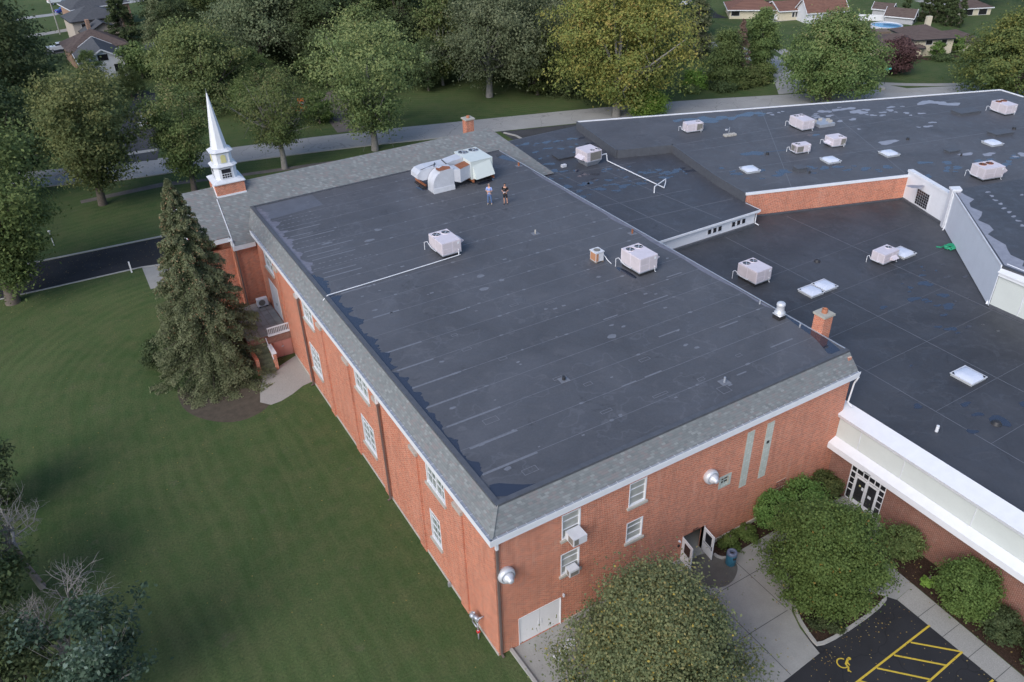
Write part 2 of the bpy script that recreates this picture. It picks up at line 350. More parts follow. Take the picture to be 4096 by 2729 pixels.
def strip(pts,wd):
    L=[];R=[]
    for i,p in enumerate(pts):
        a=Vector(pts[max(0,i-1)][:2]);b_=Vector(pts[min(len(pts)-1,i+1)][:2]); d=(b_-a).normalized(); n_=Vector((-d.y,d.x))
        L.append(tuple(Vector(p[:2])+n_*wd/2)); R.append(tuple(Vector(p[:2])-n_*wd/2))
    return L+R[::-1]
def stripmesh(mb,pts,wd,z,h=0):
    k=len(pts); s_=strip(pts,wd); L=s_[:k]; R=s_[k:][::-1]
    for i in range(k-1):
        if h: mb.prism([L[i],R[i],R[i+1],L[i+1]],z,z+h)
        else: mb.poly([L[i],R[i],R[i+1],L[i+1]],z)
    return mb
rnd=random.Random(7)
exec_parts=[]
# ================= GROUND =================
sheet('lawn',[(-900,-500),(1100,-500),(1100,1300),(-900,1300)],0,'lawn','mown green lawn with curved mowing stripes around the church')
roadc=[(-70,104),(-35,95.5),(-12,88),(-6,85.6),(0,84.6),(8.8,83.3),(18,81.3),(26,79.2),(38,75.6),(53,71),(66,66.6),(75,62.8),(85,58.2),(96,53),(108,47),(130,36),(170,15)]
struct(stripmesh(MB(),roadc,5.9,.004).build('road','road'),'pale grey residential road running behind the church')
struct(stripmesh(MB(),[(-70,100.6),(-35,92.2),(-12,84.7),(-6,82.3),(0,81.3),(8.8,80.1),(18,78.0),(26,75.9),(38,72.3)],.35,0,.10).build('kerb','kerb'),'low concrete kerb along the near side of the road')
sheet('gravel_verge',[(-11,78.2),(-11,77.2),(-2,77.2),(3.3,75.9),(11.6,74),(24,71.6),(24,72.6),(11.6,75.1),(3.2,76.8),(-2,78.6)],.004,'dirt','thin dark strip of bare earth in the grass by the road')
sheet('side_street',[(89.5,60.5),(96,68),(101,78),(101,92),(94,94),(95.5,79),(91,69.5),(84.5,62)],.008,'road','pale side street branching away past the evergreens')
sheet('side_walk',[(104.2,82),(101.4,76.5),(103.2,76),(106,81)],.008,'walk','short concrete footpath beside the side street')
struct(stripmesh(MB(),[(98.5,59.5),(101,57.3),(104,54.4),(107.2,51.9),(112.5,48.6),(122,43)],1.5,.008).build('footpath','walk'),'curving concrete footpath on the lawn before the cream house')
sheet('corner_ramp',[(99,57.5),(101.3,56.9),(103,50.4),(97.5,53.4)],.012,'walk','concrete corner ramp below the street sign')
sheet('driveway',[(-22,57.2),(-7.9,56.5),(-1.9,55.3),(-1.9,61.8),(-4.9,62.4),(-14.5,63.1),(-22,63.8)],.004,'asph','black asphalt driveway crossing the side lawn')
struct(stripmesh(MB(),[(-22,63.95),(-14.5,63.3),(-4.9,62.6),(-1.9,62.0)],.25,0,.08).build('kerb','kerb'),'thin concrete edging along the far side of the black driveway')
struct(stripmesh(MB(),[(-22,57.0),(-7.9,56.35),(-6.2,55.9)],.18,0,.06).build('kerb','kerb'),'thin concrete edging along the near side of the black driveway')
sheet('concrete_pad',[(-7.9,56.3),(-6.1,55.9),(-2,55.0),(-2,51),(-8.0,51.2)],.008,'conc','concrete pad between driveway and spruce')
sheet('side_lot',[(-6.4,89),(-.7,87.2),(.4,92),(1.4,100),(3,108),(5,120),(3,124),(-1.5,108),(-4.8,96)],.008,'asph2','cracked asphalt parking strip across the road under the trees')
sheet('apron_strip',[(-5.6,91.6),(-5.1,92.7),(.1,91.8),(-.1,90.8)],.016,'kerb','pale concrete band crossing the parking strip')
sheet('rear_drive',[(41.4,71.4),(42.9,70.7),(44.2,70.3),(51.6,68.1),(51,65),(52,46),(36,46),(41,66)],.006,'asph2','patched asphalt drive behind the hip roof')
struct(stripmesh(MB(),smoothpoly([(41.5,70.5),(42.2,68.5),(42.2,66),(41,62)],0),.3,0,.12).build('kerb','kerb'),'curved kerb at the mouth of the rear drive')
sheet('dirt_drive',[(22.6,83.9),(27.5,82.4),(27,88),(28,93),(31.5,100),(31,106),(25,101),(24,94)],.006,'dirt','bare dirt driveway with the orange truck')
# front court, parking, beds
court=[(3.9,-.0),(13.9,-.0),(13.92,-.9),(14.05,-1.15),(14.35,-1.32),(18.9,-1.22),(20.2,-1.22),(21.8,-1.4),(24,-1.4),(24,-4.3),(21.9,-5.2),(21.75,-8.2),(20.1,-8.36),(19.6,-7.6),(18.6,-6.2),(17,-5.2),(15.6,-5.3),(14.75,-5.9),(14.3,-6.9),(14.1,-7.8),(13.98,-8.5),(10.5,-8.75),(4,-9.1),(.78,-9.2),(.78,-3),(.72,.0)]
sheet('forecourt',court,.012,'conc','pale concrete forecourt in front of the gym doors')
jm=MB()
for a,b_ in (((17.23,-1.27),(17.1,-5)),((14.64,-1.5),(14.64,-5.6)),((9.5,-2.93),(21.9,-2.88)),((11.8,-.1),(11.8,-8.6)),((8.8,-5.8),(14.6,-5.75)),((20,-1.3),(20,-5)),((1.,-2.9),(8,-2.9))): jm.bar((*a,.0125),(*b_,.0125),.03,.004)
struct(jm.build('forecourt_joints','dark'),'dark joints between the forecourt slabs')
sheet('damp_stain',smoothpoly([(12.0,-.3),(13.8,-.3),(14.6,-1.5),(14.55,-2.2),(13.3,-2.9),(12.2,-2.6),(11.3,-1.4)]),.0165,plain('damp_concrete',(.105,.10,.09),.7,.25,2),'dark damp patch on the concrete outside the gym doors')
sheet('parking_lot',[(0,-8.7),(10.5,-8.3),(13.9,-7.4),(16,-7.0),(20.13,-7.4),(20.1,-14.1),(20.0,-40),(-20,-40),(-20,-9.3)],.004,'asph','fresh black asphalt parking lot with yellow markings')
sheet('sidewalk',[(20.13,-8.38),(21.75,-8.2),(21.4,-14.7),(21.2,-40),(19.9,-40),(20.05,-14.1)],.012,'walk','pale concrete sidewalk between mulch bed and parking lot')
jm=MB()
for i in range(12): jm.bar((20.05,-9.7-1.45*i,.0125),(21.6,-9.65-1.45*i,.0125),.025,.004)
struct(jm.build('sidewalk_joints','dark'),'dark joints across the narrow sidewalk')
sheet('mulch_bed',[(21.75,-5.1),(23.98,-4.4),(23.98,-40),(21.25,-40),(21.45,-14.7),(21.78,-8.2)],.008,'mulch','brown bark bed of shrubs along the office wall')
sheet('mulch_bed',[(13.98,-.02),(23.98,-.02),(23.98,-1.4),(21.8,-1.38),(20.2,-1.2),(14.4,-1.3),(14.1,-1.15),(13.98,-.8)],.016,'mulch','brown bark bed at the foot of the gym wall')
isl=smoothpoly([(14.2,-8.35),(20.0,-8.2),(19.5,-7.3),(18.4,-5.9),(16.8,-5.0),(15.5,-5.3),(14.7,-6.3),(14.3,-7.6)],2)
sheet('island_bed',isl,.02,'mulch','bark island with the green tree beside the parking lot')
struct(stripmesh(MB(),isl+[isl[0]],.17,.0,.13).build('island_kerb','kerb'),'concrete kerb around the tree island')
struct(stripmesh(MB(),[(13.96,-.75),(14.0,-1.0),(14.12,-1.2),(14.35,-1.31)],.12,0,.14).build('bed_kerb','kerb'),'short curved kerb beside the teal bin')
struct(stripmesh(MB(),[(.68,-.03),(.74,-2.2),(.76,-9.2)],.16,0,.16).build('court_kerb','kerb'),'kerb between side lawn and garage court')
sheet('mulch_ring',smoothpoly([(-4.6,31.6),(-3.0,31.2),(-3.2,28.4),(-4.2,27),(-6.5,26.6),(-8.6,28.5),(-9.6,31),(-9,35),(-4,35)]),.004,plain('needle_litter',(.075,.062,.045),.95,.4,2),'brown needle litter under the big spruce')
sheet('side_path',[(-1.85,32.0),(-.01,32.9),(-.01,28.65),(-.9,28.5),(-1.9,27.9),(-2.9,27.5),(-3.7,27.45),(-4.3,28.2),(-3.9,29.6),(-3.2,31.2),(-3.2,31.9)],.012,'walk','cracked concrete path at the side steps')
ly=MB()
for a,b_ in (((20.16,-10.35),(14.25,-10.59)),((14.25,-10.59),(5,-10.95)),((18.43,-10.5),(20.12,-12.2)),((20.16,-12.23),(17.32,-12.41)),((17.32,-12.41),(10,-12.8)),((17.07,-10.55),(18.79,-12.31)),((15.72,-10.59),(17.39,-12.36)),((14.4,-10.6),(15.9,-12.5)),((19.98,-14.0),(12,-14.3))):
    d=(Vector(b_)-Vector(a)).normalized()*.03; ly.poly(strip([tuple(Vector(a)),tuple(Vector(b_))],.10),.0085 if abs(a[1]-b_[1])>1 else .0125)
struct(ly.build('parking_lines','yellow'),'yellow striped access aisle painted on the asphalt')
hc=MB()
hz=.0125
hc.poly([(15.07+.09*math.cos(t*PI/5)-.07,-9.50+.09*math.sin(t*PI/5)+.0) for t in range(10)],hz)
hc.poly(strip([(14.93,-9.47),(14.62,-9.62)],.12),hz); hc.poly(strip([(14.77,-9.5),(14.70,-9.78)],.07),hz+.004)
hc.poly(strip([(14.60,-9.58),(14.55,-9.84)],.09),hz+.004); hc.poly(strip([(14.56,-9.82),(14.36,-9.98)],.08),hz+.008); hc.poly(strip([(14.42,-9.88),(14.45,-10.08)],.06),hz+.012)
arc=[(14.50+.27*math.cos(a),-9.50+.27*math.sin(a)) for a in np.linspace(rad(25),rad(292),16)]
for a,b_ in zip(arc,arc[1:]): hc.poly(strip([a,b_],.07),hz)
struct(hc.build('wheelchair_symbol','yellow'),'yellow wheelchair symbol painted on the asphalt')
# ================= GYM =================
gym=thing('gym_building','large red brick gym with flat black roof and shingled mansard edge','building',(0,0,0))
Wbays=[35.9,26.5,16.45,6.2]
wh=[(y-1.1,y+1.1,6.38,7.75) for y in Wbays]+[(25.5,27.55,2.0,4.27),(15.42,17.5,2.0,4.27),(6.15,7.4,2.1,4.3)]
SW=[(3.78,4.88,6.3,7.95),(3.74,4.88,3.75,5.25),(7.88,8.98,6.35,7.95),(7.86,8.94,3.78,5.2)]
wa=MB(); wa.wall('x',0,0,41,-.1,8.6,wh+[(34.9,37.1,2.25,5.15)],.25,1)
holes=SW+[(12.07,13.65,0,1.86),(1.22,3.77,.03,2.07),(14.28,15.18,4.35,5.25)]
wa.wall('y',0,.25,24,-.1,8.6,holes,.25,1); wa.box(23.75,24,.25,41,-.1,9.6); wa.box(.25,23.75,40.8,41,-.1,8)
wall=wa.build('wall','brick',gym)
# pilasters on west wall with stone caps, base course
for y in (33.8,28.65,23.9,18.95,14.0,8.75,3.55):
    pl=MB(); pc=MB(); pl.box(-.11,0,y-.42,y+.42,0,7.38)
    pc.box(-.16,0,y-.46,y+.46,7.38,7.62); pl=pl.build('pilaster','brick',gym); pc.build('stone_cap','stone',pl)
bs=MB(); bs.box(-.05,0,0,32.9,-.05,.16); bs.box(4,12,-.05,0,-.05,.12); bs.box(13.7,24,-.07,0,-.05,.26); bs.build('base_course','stone',gym)
# windows
def window(parent,axis,c,u0,u1,z0,z1,pane='glass',cols=2,rows=2,sgn=-1,sill=True,label=None,fr='white',fw=.06):
    f=MB(); g=MB()
    def bx(mb,a,b_,p,q,d0,d1):
        lo_,hi=min(c+sgn*d0,c+sgn*d1),max(c+sgn*d0,c+sgn*d1)
        (mb.box(lo_,hi,a,b_,p,q) if axis=='x' else mb.box(a,b_,lo_,hi,p,q))
    bx(g,u0,u1,z0,z1,-.14,-.10)
    for a,b_,p,q in ((u0,u0+fw,z0,z1),(u1-fw,u1,z0,z1),(u0+fw,u1-fw,z1-fw,z1),(u0+fw,u1-fw,z0,z0+fw)): bx(f,a,b_,p,q,-.10,.02)
    for i in range(1,cols): u=u0+(u1-u0)*i/cols; bx(f,u-.03,u+.03,z0+fw,z1-fw,-.098,-.03)
    for i in range(cols):
        a=u0+(u1-u0)*i/cols; b_=u0+(u1-u0)*(i+1)/cols
        for j in range(1,rows): zz=z0+(z1-z0)*j/rows; bx(f,a+.04,b_-.04,zz-.018,zz+.018,-.099,-.06)
        
        if pane!='blind': bx(f,(a+b_)/2-.012,(a+b_)/2+.012,z0+fw,z1-fw,-.0985,-.07)
    o=f.build('window',fr,parent); g.build('pane',pane,o)
    if sill:
        s_=MB(); bx(s_,u0-.1,u1+.1,z0-.14,z0,-.1,.12); s_.build('sill','stone',o)
    if label: o['label']=label
    return o
for h in wh: window(gym,'x',0,h[0],h[1],h[2],h[3],'glass',2 if h[1]-h[0]>1.5 else 1,4 if h[2]<3 else 2)
for h in SW: window(gym,'y',0,h[0],h[1],h[2],h[3],'blind',1,3)
window(gym,'y',0,14.28,15.18,4.35,5.25,'dglass',1,4,fr='gblock',fw=.16,sill=False)
gb=MB(); gb.prismy([(15.95,3.62),(16.5,3.62),(16.5,7.7),(15.95,7.7)],-.02,.02); gb.build('glass_block_strip','gblock',gym)
gb=MB(); gb.prismy([(17.45,3.62),(18.0,3.62),(18.0,7.7),(17.45,7.7)],-.02,.02); gb.build('glass_block_strip','gblock',gym)
gb=MB(); gb.box(17.63,17.8,-.05,-.021,6.2,6.38); gb.build('wall_vent','dark',gym)
lv=MB()
for i in range(6): lv.box(19.2,20,-.035,0,1.35+i*.2,1.47+i*.2)
lv.build('wall_louver','red2' if False else 'brick2',gym)
# doors south
d=MB(); d.box(1.24,2.49,.03,.08,.05,2.05); d.box(2.51,3.75,.03,.08,.05,2.05); d.box(1.2,1.24,-.02,.1,0,2.07); d.box(3.75,3.79,-.02,.1,0,2.07); d.box(1.24,3.75,-.02,.1,2.05,2.1)
gd=d.build('garage_door','doorw',gym); h=MB(); h.box(2.40,2.43,0,.03,.85,1.2); h.box(2.57,2.60,0,.03,.85,1.2); h.build('handle','white2',gd)
def leaf(hx,hy,ex,ey,open_in,z1=1.84):
    D=(Vector((ex,ey,0))-Vector((hx,hy,0))); L=D.length; D.normalize(); n_=Vector((-D.y,D.x,0))
    f=MB()
    def seg(mb,a,b_,p,q,t0=-.02,t1=.02):
        P0=Vector((hx,hy,0))+D*a*L; P1=Vector((hx,hy,0))+D*b_*L
        vs=[P0+n_*t0,P1+n_*t0,P1+n_*t1,P0+n_*t1]; mb.prism([(v.x,v.y) for v in vs],p,q)
    seg(f,0,1,.04,.85); seg(f,0,.2,.85,1.62); seg(f,.8,1,.85,1.62); seg(f,0,1,1.62,z1)
    o=f.build('door','doorw',gym); g=MB(); seg(g,.2,.8,.85,1.62,-.008,.008); g.build('pane','dglass',o)
    hb=MB(); s_=-1 if open_in else 1; seg(hb,.1,.9,.78,.83,.03*s_ if s_>0 else -.06,.06 if s_>0 else -.03); hb.build('push_bar','galv',o)
    hh=MB(); seg(hh,.86,.92,.7,1.0,-.035,.035); hh.build('handle','dark',o); return o
leaf(12.07,-.03,11.94,-.98,False); leaf(13.65,-.03,13.54,-.98,True)
f=MB(); f.box(12.03,12.07,-.03,.2,0,1.9); f.box(13.65,13.69,-.03,.2,0,1.9); f.box(12.07,13.65,0,.2,1.86,1.9); f.build('door_frame','doorw',gym)
f=MB(); f.box(12.07,13.65,.0,.25,-.02,.035); f.box(11.2,15,.25,4,-.02,.03); f.build('threshold','conc',gym)
f=MB(); f.box(11.2,15,4,4.1,0,3); f.box(11.1,11.2,.3,4.1,0,3); f.box(15,15.1,.3,4.1,0,3); f.box(11.2,15,.3,4.1,3,3.1); f.build('vestibule','dark',gym)
def text(body,size,loc,rot,mat,parent,name='lettering',extr=.008,sx=1):
    cu=bpy.data.curves.new(name,'FONT'); cu.body=body; cu.size=size; cu.extrude=extr; cu.align_x='CENTER'; cu.align_y='CENTER'
    t_=bpy.data.objects.new('tmp',cu); COL.objects.link(t_); dg=bpy.context.evaluated_depsgraph_get(); me=bpy.data.meshes.new_from_object(t_.evaluated_get(dg)); bpy.data.objects.remove(t_)
    me.name=name; me.materials.clear(); me.materials.append(M[mat]); o=bpy.data.objects.new(name,me); COL.objects.link(o); o.parent=parent; o.location=Vector(loc)-(wl(parent) if parent else Vector()); o.rotation_euler=rot; o.scale=(sx,1,1); return o
text('GYM',.20,(12.95,-.015,1.99),(rad(90),0,0),'blackink',gym)
f=MB(); f.cyl((11.78,-.0,1.72),(11.78,-.14,1.70),.07,.05,10); f.build('door_light','white2',gym); f=MB(); f.box(11.7,11.82,-.08,0,1.3,1.42); f.build('door_bell','dark',gym)
f=MB(); f.box(3.88,3.96,-.12,0,2.12,2.3); f.build('garage_light','white2',gym)
# patio door on the west wall
f=MB(); f.box(-.02,.04,34.9,35.98,2.25,5.15); f.box(-.02,.04,36.02,37.1,2.25,5.15); f.box(-.04,.1,34.85,34.9,2.25,5.2); f.box(-.04,.1,37.1,37.15,2.25,5.2); f.box(-.04,.1,34.85,37.15,5.15,5.2); pdr=f.build('patio_door','doorw',gym)
f=MB(); f.box(-.06,-.02,35.9,35.95,3.2,3.4); f.build('handle','dark',pdr)
# eave: fascia, gutter, mansard
f=MB(); z0,z1=8.39,8.74
f.box(-.32,-.27,-.32,39.0,z0,z1); f.box(-.27,24.28,-.32,-.27,z0,z1); f.box(-.27,0,-.27,39,z0,z0+.04); f.box(0,24.28,-.27,0,z0,z0+.04); f.box(24.24,24.28,-.27,.2,z0,z1); f.build('fascia','white',gym)
g=MB(); g.box(-.30,-.16,-.2,38.9,8.741,8.752); g.box(-.16,24.2,-.30,-.16,8.741,8.752); gt=g.build('gutter','galv',gym)
g=MB(); g.box(-.345,-.32,-.345,38.95,8.62,8.80); g.box(-.32,24.3,-.345,-.32,8.62,8.80); g.build('gutter_lip','white',gt)
g=MB()
for i in range(74): g.box(-.32,-.15,.1+i*.52,.115+i*.52,8.775,8.79)
for i in range(46): g.box(.1+i*.52,.115+i*.52,-.32,-.15,8.775,8.79)
g.build('gutter_straps','white',gt)['kind']='stuff'
E0,E1=-.16,.56; zE,zR=8.76,9.90
m_=MB(); m_.add([(E0,E0,zE),(24.3,E0,zE),(24.02,E1,zR),(E1,E1,zR),(E0,41,zE),(E1,41,zR)],[(0,1,2,3),(4,0,3,5)])
m_.add([(24.3,E0,zE),(24.3,.1,zE-.05),(24.02,E1,zR)],[(0,1,2)]); m_.build('mansard_roof','shingle',gym,recalc=False)
m_=MB(); m_.bar((-.165,-.165,8.77),(.56,.56,9.915),.16,.03); m_.build('hip_cap','shingle',gym)
rf=MB(); rf.box(.6,24.02,.6,41,9.70,9.86)
rf.build('flat_roof','mem',gym)
cp=MB(); cp.box(.50,.78,.50,41,9.80,9.935); cp.box(.78,24.03,.50,.78,9.80,9.93); cp.box(.78,24,40.85,41.0,9.8,9.93); cp.build('roof_edge','cap',gym)
cp=MB(); cp.box(23.98,24.06,.78,41,9.84,9.885); cp.build('edge_strip','galv',gym)
sm=MB(); sm.cur=0
for i in range(19): 
    y=2.72+2.035*i
    if y<40.7: sm.bar((.8,y+.05,9.8605),(23.95,y-.05,9.8605),.035,.004)
sm.build('roof_seams','seamline',gym)
pt=MB(); rr=random.Random(3)
def blob(mb,x,y,z,rx,ry,n=9,j=.25):
    mb.poly([(x+rx*math.cos(2*PI*i/n)*(1+rr.uniform(-j,j)),y+ry*math.sin(2*PI*i/n)*(1+rr.uniform(-j,j))) for i in range(n)],z)
zp=9.866
for y,x0,x1 in ((10.9,1.0,4.15),(8.87,.95,4.1),(6.84,1.2,4.4),(4.7,1.4,4.15),(2.7,1.0,4.1),(12.9,1.1,3.4),(14.95,1.2,3.6),(19.1,2.2,4.0),(23.2,1.6,3.4),(25.9,1.4,4.2)):
    pt.poly([(x0,y-.07),(x1,y-.09),(x1,y+.05),(x0,y+.07)],zp)
yy=26.6
while yy<37.6:
    k=rr.random(); x0=rr.uniform(1.3,1.8)
    if k<.45: x1=rr.uniform(3.2,5.4); pt.poly([(x0,yy-.06),(x1,yy-.10),(x1,yy+.02),(x0,yy+.06)],zp)
    else:
        x=x0
        while x<rr.uniform(4,6): blob(pt,x,yy-(x-1)*.012,zp,.13,.05,7); x+=rr.uniform(.28,.5)
    yy+=rr.uniform(.65,1.05)
for i in range(19):
    y=2.72+2.035*i; x=rr.uniform(2,6)
    while x<23.5:
        if y>18 or rr.random()<.35: blob(pt,x,y-.02*(x-12)/4,zp,rr.uniform(.08,.2),rr.uniform(.05,.11),8)
        x+=rr.expovariate(1/2.1)+.4
for x,y,rx,ry in ((9.9,18.5,.35,.22),(10.6,20.2,.3,.2),(11.5,18.9,.2,.16),(6.3,29.7,.4,.2),(3.5,31,.45,.15),(13.5,9.2,.3,.22),(7.6,31,.3,.16)): blob(pt,x,y,zp,rx,ry,12,.15)
for x,y,a,b_ in ((2.6,23.5,.32,.2),(3.4,6.1,.42,.22),(3.1,1.75,.4,.2),(8.9,3.5,.35,.12),(10.5,15.6,.3,.12),(12.6,14.6,.3,.1),(5.5,12.7,.3,.13),(6.8,10.7,.26,.14),(13.6,6.2,.35,.14),(15.4,1.6,.32,.3),(8.4,7.35,.3,.12),(12.2,3.1,.5,.1),(18.4,3.6,.2,.12),(9.5,6.0,.26,.14),(15,3,.22,.14),(5.6,14.5,.2,.12),(4.6,38.9,.2,.1),(9,38.9,.3,.08),(11,38.2,.2,.1)):
    t_=.035
    for p in ((x-a,x+a,y-b_,y-b_+t_),(x-a,x+a,y+b_-t_,y+b_),(x-a,x-a+t_,y-b_+t_,y+b_-t_),(x+a-t_,x+a,y-b_+t_,y+b_-t_)): pt.poly([(p[0],p[2]),(p[1],p[2]),(p[1],p[3]),(p[0],p[3])],zp+.004)
for _ in range(46):
    x=rr.uniform(2,23); y=rr.uniform(1.5,26); a_=rr.uniform(.06,.16)
    if rr.random()<.5: blob(pt,x,y,zp+.002,a_*1.3,a_*.8,9,.3)
    else: pt.poly([(x-a_,y-a_*.6),(x+a_,y-a_*.7),(x+a_*1.1,y+a_*.5),(x-a_,y+a_*.6)],zp+.002)
for x,y,L_ in ((15.8,7.6,1.6),(17.5,11.2,2.0),(19.5,6.4,1.5),(20.5,3.2,1.8),(12.5,4.8,1.2),(16.9,2.2,.7),(10.9,4.8,1.0),(21,13.1,1.3),(14.2,11,1.1),(6.5,16.9,1.2)):
    pt.poly([(x,y-.04),(x+L_,y-.06),(x+L_,y+.05),(x,y+.06)],zp+.0025)
pt.build('roof_patches','seam',gym)['kind']='stuff'
gp=MB(); gp.poly([(.8,40.7),(5.63,40.7),(5.73,38.1),(1.6,37.7),(.8,37.9)],9.8635); gp.build('repair_sheet','greyp',gym)
# west edge puddle line
def ragged(pts,z,mat,name,label,cat='puddle'):
    o=MB().poly(smoothpoly(pts,1),z).build(name,mat); return tag(o,label,cat)
def rough_edge(y0,y1,amp,base,seed,step=.16):
    rr2=random.Random(seed); pts=[]; y=y0; v=0; ph=rr2.uniform(0,6)
    while y>y1:
        v=v*.72+rr2.gauss(0,.13); finger=max(0,math.sin(y*3.1+ph+.6*math.sin(y*.9)))*amp*.55
        pts.append((.86+base+abs(v)+finger*(.4+.6*abs(math.sin(y*.37+ph))),y)); y-=step*rr2.uniform(.5,1.5)
    return [(.79,y0+.1)]+pts+[(.79,y1-.1)]
def edgepuddle(y0,y1,amp,base,seed,mat,name,label,cat,z):
    P_=rough_edge(y0,y1,amp,base,seed); mb=MB()
    for (xa_,ya_),(xb_,yb_) in zip(P_,P_[1:]):
        if ya_-yb_>.001: mb.poly([(.785,ya_),(xa_,ya_),(xb_,yb_),(.785,yb_)],z)
    return tag(mb.build(name,mat),label,cat)
edgepuddle(40.3,27.0,.7,.12,1,'silt','silt_margin','pale dried silt margin at the far left edge of the gym roof','silt',9.8645)
edgepuddle(26.7,13.2,.75,.15,2,'puddle','puddle','long ragged rain puddle along the left gym roof edge below the white pipe end','puddle',9.8675)
edgepuddle(12.9,2.7,.5,.0,5,'puddle','puddle','broken dark puddle strip along the left edge of the gym roof, nearer the corner','puddle',9.8675)
ragged([(.8,1.9),(1.3,1.85),(1.75,1.5),(2.5,.95),(3.0,.8),(.8,.8)],9.8675,'puddle','puddle','dark puddle in the near corner of the gym roof')
ragged([(23.97,5.9),(23.75,4.9),(23.55,3.6),(23.45,2.6),(23.0,1.5),(22.7,.82),(23.97,.82)],9.8675,'puddle','puddle','deep blue puddle below the brick chimney at the gym roof corner')
ragged([(23.5,40.3),(22.95,39.9),(23.1,38.9),(23.5,38),(23.9,37.3),(23.95,39)],9.8675,'puddle','puddle','grey puddle in the far right corner of the gym roof')
ragged([(23.95,36),(23.6,33),(23.7,30),(23.55,27),(23.75,24),(23.45,22.5),(23.8,20),(23.5,17.5),(23.75,15),(23.5,12),(23.8,9),(23.6,7),(23.96,6)],9.8675,'silt','silt_margin','narrow pale silt line along the right edge of the gym roof','silt')
# downspouts
def dspout(x,y,z0,z1,mat='downp',top='white',parent=gym,dx=-1,dy=0,name='downspout'):
    d=MB(); d.box(x-.055,x+.055,y-.05,y+.05,z0,z1); d.bar((x,y,z0+.03),(x+.2*dx,y+.2*dy,z0-.02),.09,.08); o=d.build(name,mat,parent)
    d=MB(); d.box(x-.07,x+.07,y-.065,y+.065,z1,z1+.75); d.build('outlet','white',o); return o
dspout(-.17,28.1,.1,7.7); dspout(-.17,13.45,.1,7.7); dspout(.12,-.07,.1,7.8,dx=0,dy=-1)
d=MB(); d.tube([(24.27,-.3,8.4),(24.22,-.15,7.9),(24.15,-.1,6.5),(24.25,-.35,6.3)],.05,8); d.build('downspout','white',gym)
# chimney
c_=MB(); c_.box(24.06,24.8,2.6,3.36,5.9,10.95); ch=c_.build('chimney','brick',gym)
c_=MB(); c_.box(23.98,24.88,2.52,3.44,10.95,11.07); c_.build('chimney_cap','cap2',ch); c_=MB(); c_.lathe([(.17,0),(.17,.26),(.13,.26),(.13,.02)],(24.43,2.98,11.07)); c_.build('flue','clay',ch,True)
# side steps + patio
pa=thing('raised_patio','raised tiled patio with white railing over salmon pink doors','patio',(-1,36,0))
x=MB(); x.box(-3.4,-.01,33.35,39.15,1.95,2.2); x.box(-3.4,-.01,33.25,33.35,1.55,2.12); x.build('slab','brick2',pa)
t_=MB()
for i in range(6):
    for j in range(7):
        t_.box(-3.36+i*.55,-3.36+i*.55+.52,33.45+j*.8,33.45+j*.8+.77,2.2,2.235)
t_.build('tiles',plain('patio_tiles',(.27,.265,.25),.9,.35,1.5),pa)
t_=MB(); t_.box(-3.4,-1.55,33.3,39.1,0,1.95); t_.box(-1.55,-.01,33.9,34.05,0,1.95); t_.build('patio_wall','brick',pa)
t_=MB(); t_.box(-1.5,-.82,33.3,33.36,.02,1.5); t_.box(-.8,-.06,33.3,33.36,.02,1.5); pd=t_.build('cellar_door','pinkdoor',pa); t_=MB(); t_.box(-.9,-.72,33.26,33.3,.95,1.02); t_.build('handle','galv',pd)
t_=MB(); t_.box(-1.75,-.02,33.2,33.42,2.2,2.3); t_.box(-1.75,-.02,33.26,33.36,2.86,2.94)
for i in range(13): t_.box(-1.72+i*.138,-1.68+i*.138,33.29,33.33,2.3,2.86)
t_.build('railing','white',pa)
t_=MB()
for i in range(6): t_.box(-3.1,-2.0,31.5+i*.3,33.3,i*.3,(i+1)*.3+ (0.0))
t_.build('steps',plain('mossy_steps',(.11,.12,.075),.95,.4,3),pa)
t_=MB(); t_.box(-2.0,-1.75,31.7,33.2,0,1.5); t_.box(-3.4,-3.12,31.7,33.2,0,1.4); t_.build('stair_wall','brick',pa)
t_=MB(); t_.box(-2.05,-1.7,31.65,33.2,1.5,1.58); t_.bar((-2.03,31.6,1.1),(-2.03,33.0,2.3),.05,.05); t_.build('stair_cap','white',pa)
ac=thing('split_condenser','white outdoor condenser with round fan grille on the tiled patio','air conditioner',(-.72,38.25,2.235))
x=MB(); x.box(-1.15,-.28,38.05,38.45,2.33,3.0); x.build('cabinet','white',ac); x=MB(); x.lathe([(.0,.0),(.26,.0),(.27,.03),(.24,.035),(.24,.01)],(-.78,38.045,2.66),'y'); x.build('fan_grille','coil',ac); x=MB(); x.box(-1.1,-.95,38.0,38.5,2.235,2.33); x.box(-.5,-.35,38,38.5,2.235,2.33); x.build('feet','dark',ac)
# ================= CHAPEL WING =================
ch_=thing('chapel_wing','front wing with long grey shingled hip roof behind the gym','building',(0,39.2,0))
w_=MB(); w_.box(-1.9,0,39.25,39.5,0,7.6); w_.box(-1.9,-1.65,39.5,47.5,0,7.6); w_.box(-4.6,-1.9,39.9,40.1,0,7.3); w_.box(-4.6,-4.4,40.1,47.2,0,7.3); w_.box(-4.6,27,47.2,47.5,0,6.6); w_.box(26.8,27,40,47.2,0,6.6); w_.build('wall','brick',ch_)
r=MB(); zr=11.56; yr=42.7; xa,xb=-4.9,24.0; ye=38.93; ze=7.79; yn=48.7; zn=5.56
r.add([(-1.78,ye,ze),(28.6,ye-.5,ze-.86+.5),(xb,yr,zr),(-1.78,yr,zr)],[(0,1,2,3)])
r.add([(xa,ye+.62,ze+.62),(-1.78,ye+.62,ze+.62),(-1.78,yr,zr),(xa,yr,zr)],[(0,1,2,3)])
r.add([(xa,yn,zn),(30.0,yn,zn),(xb,yr,zr),(xa,yr,zr)],[(0,3,2,1)])
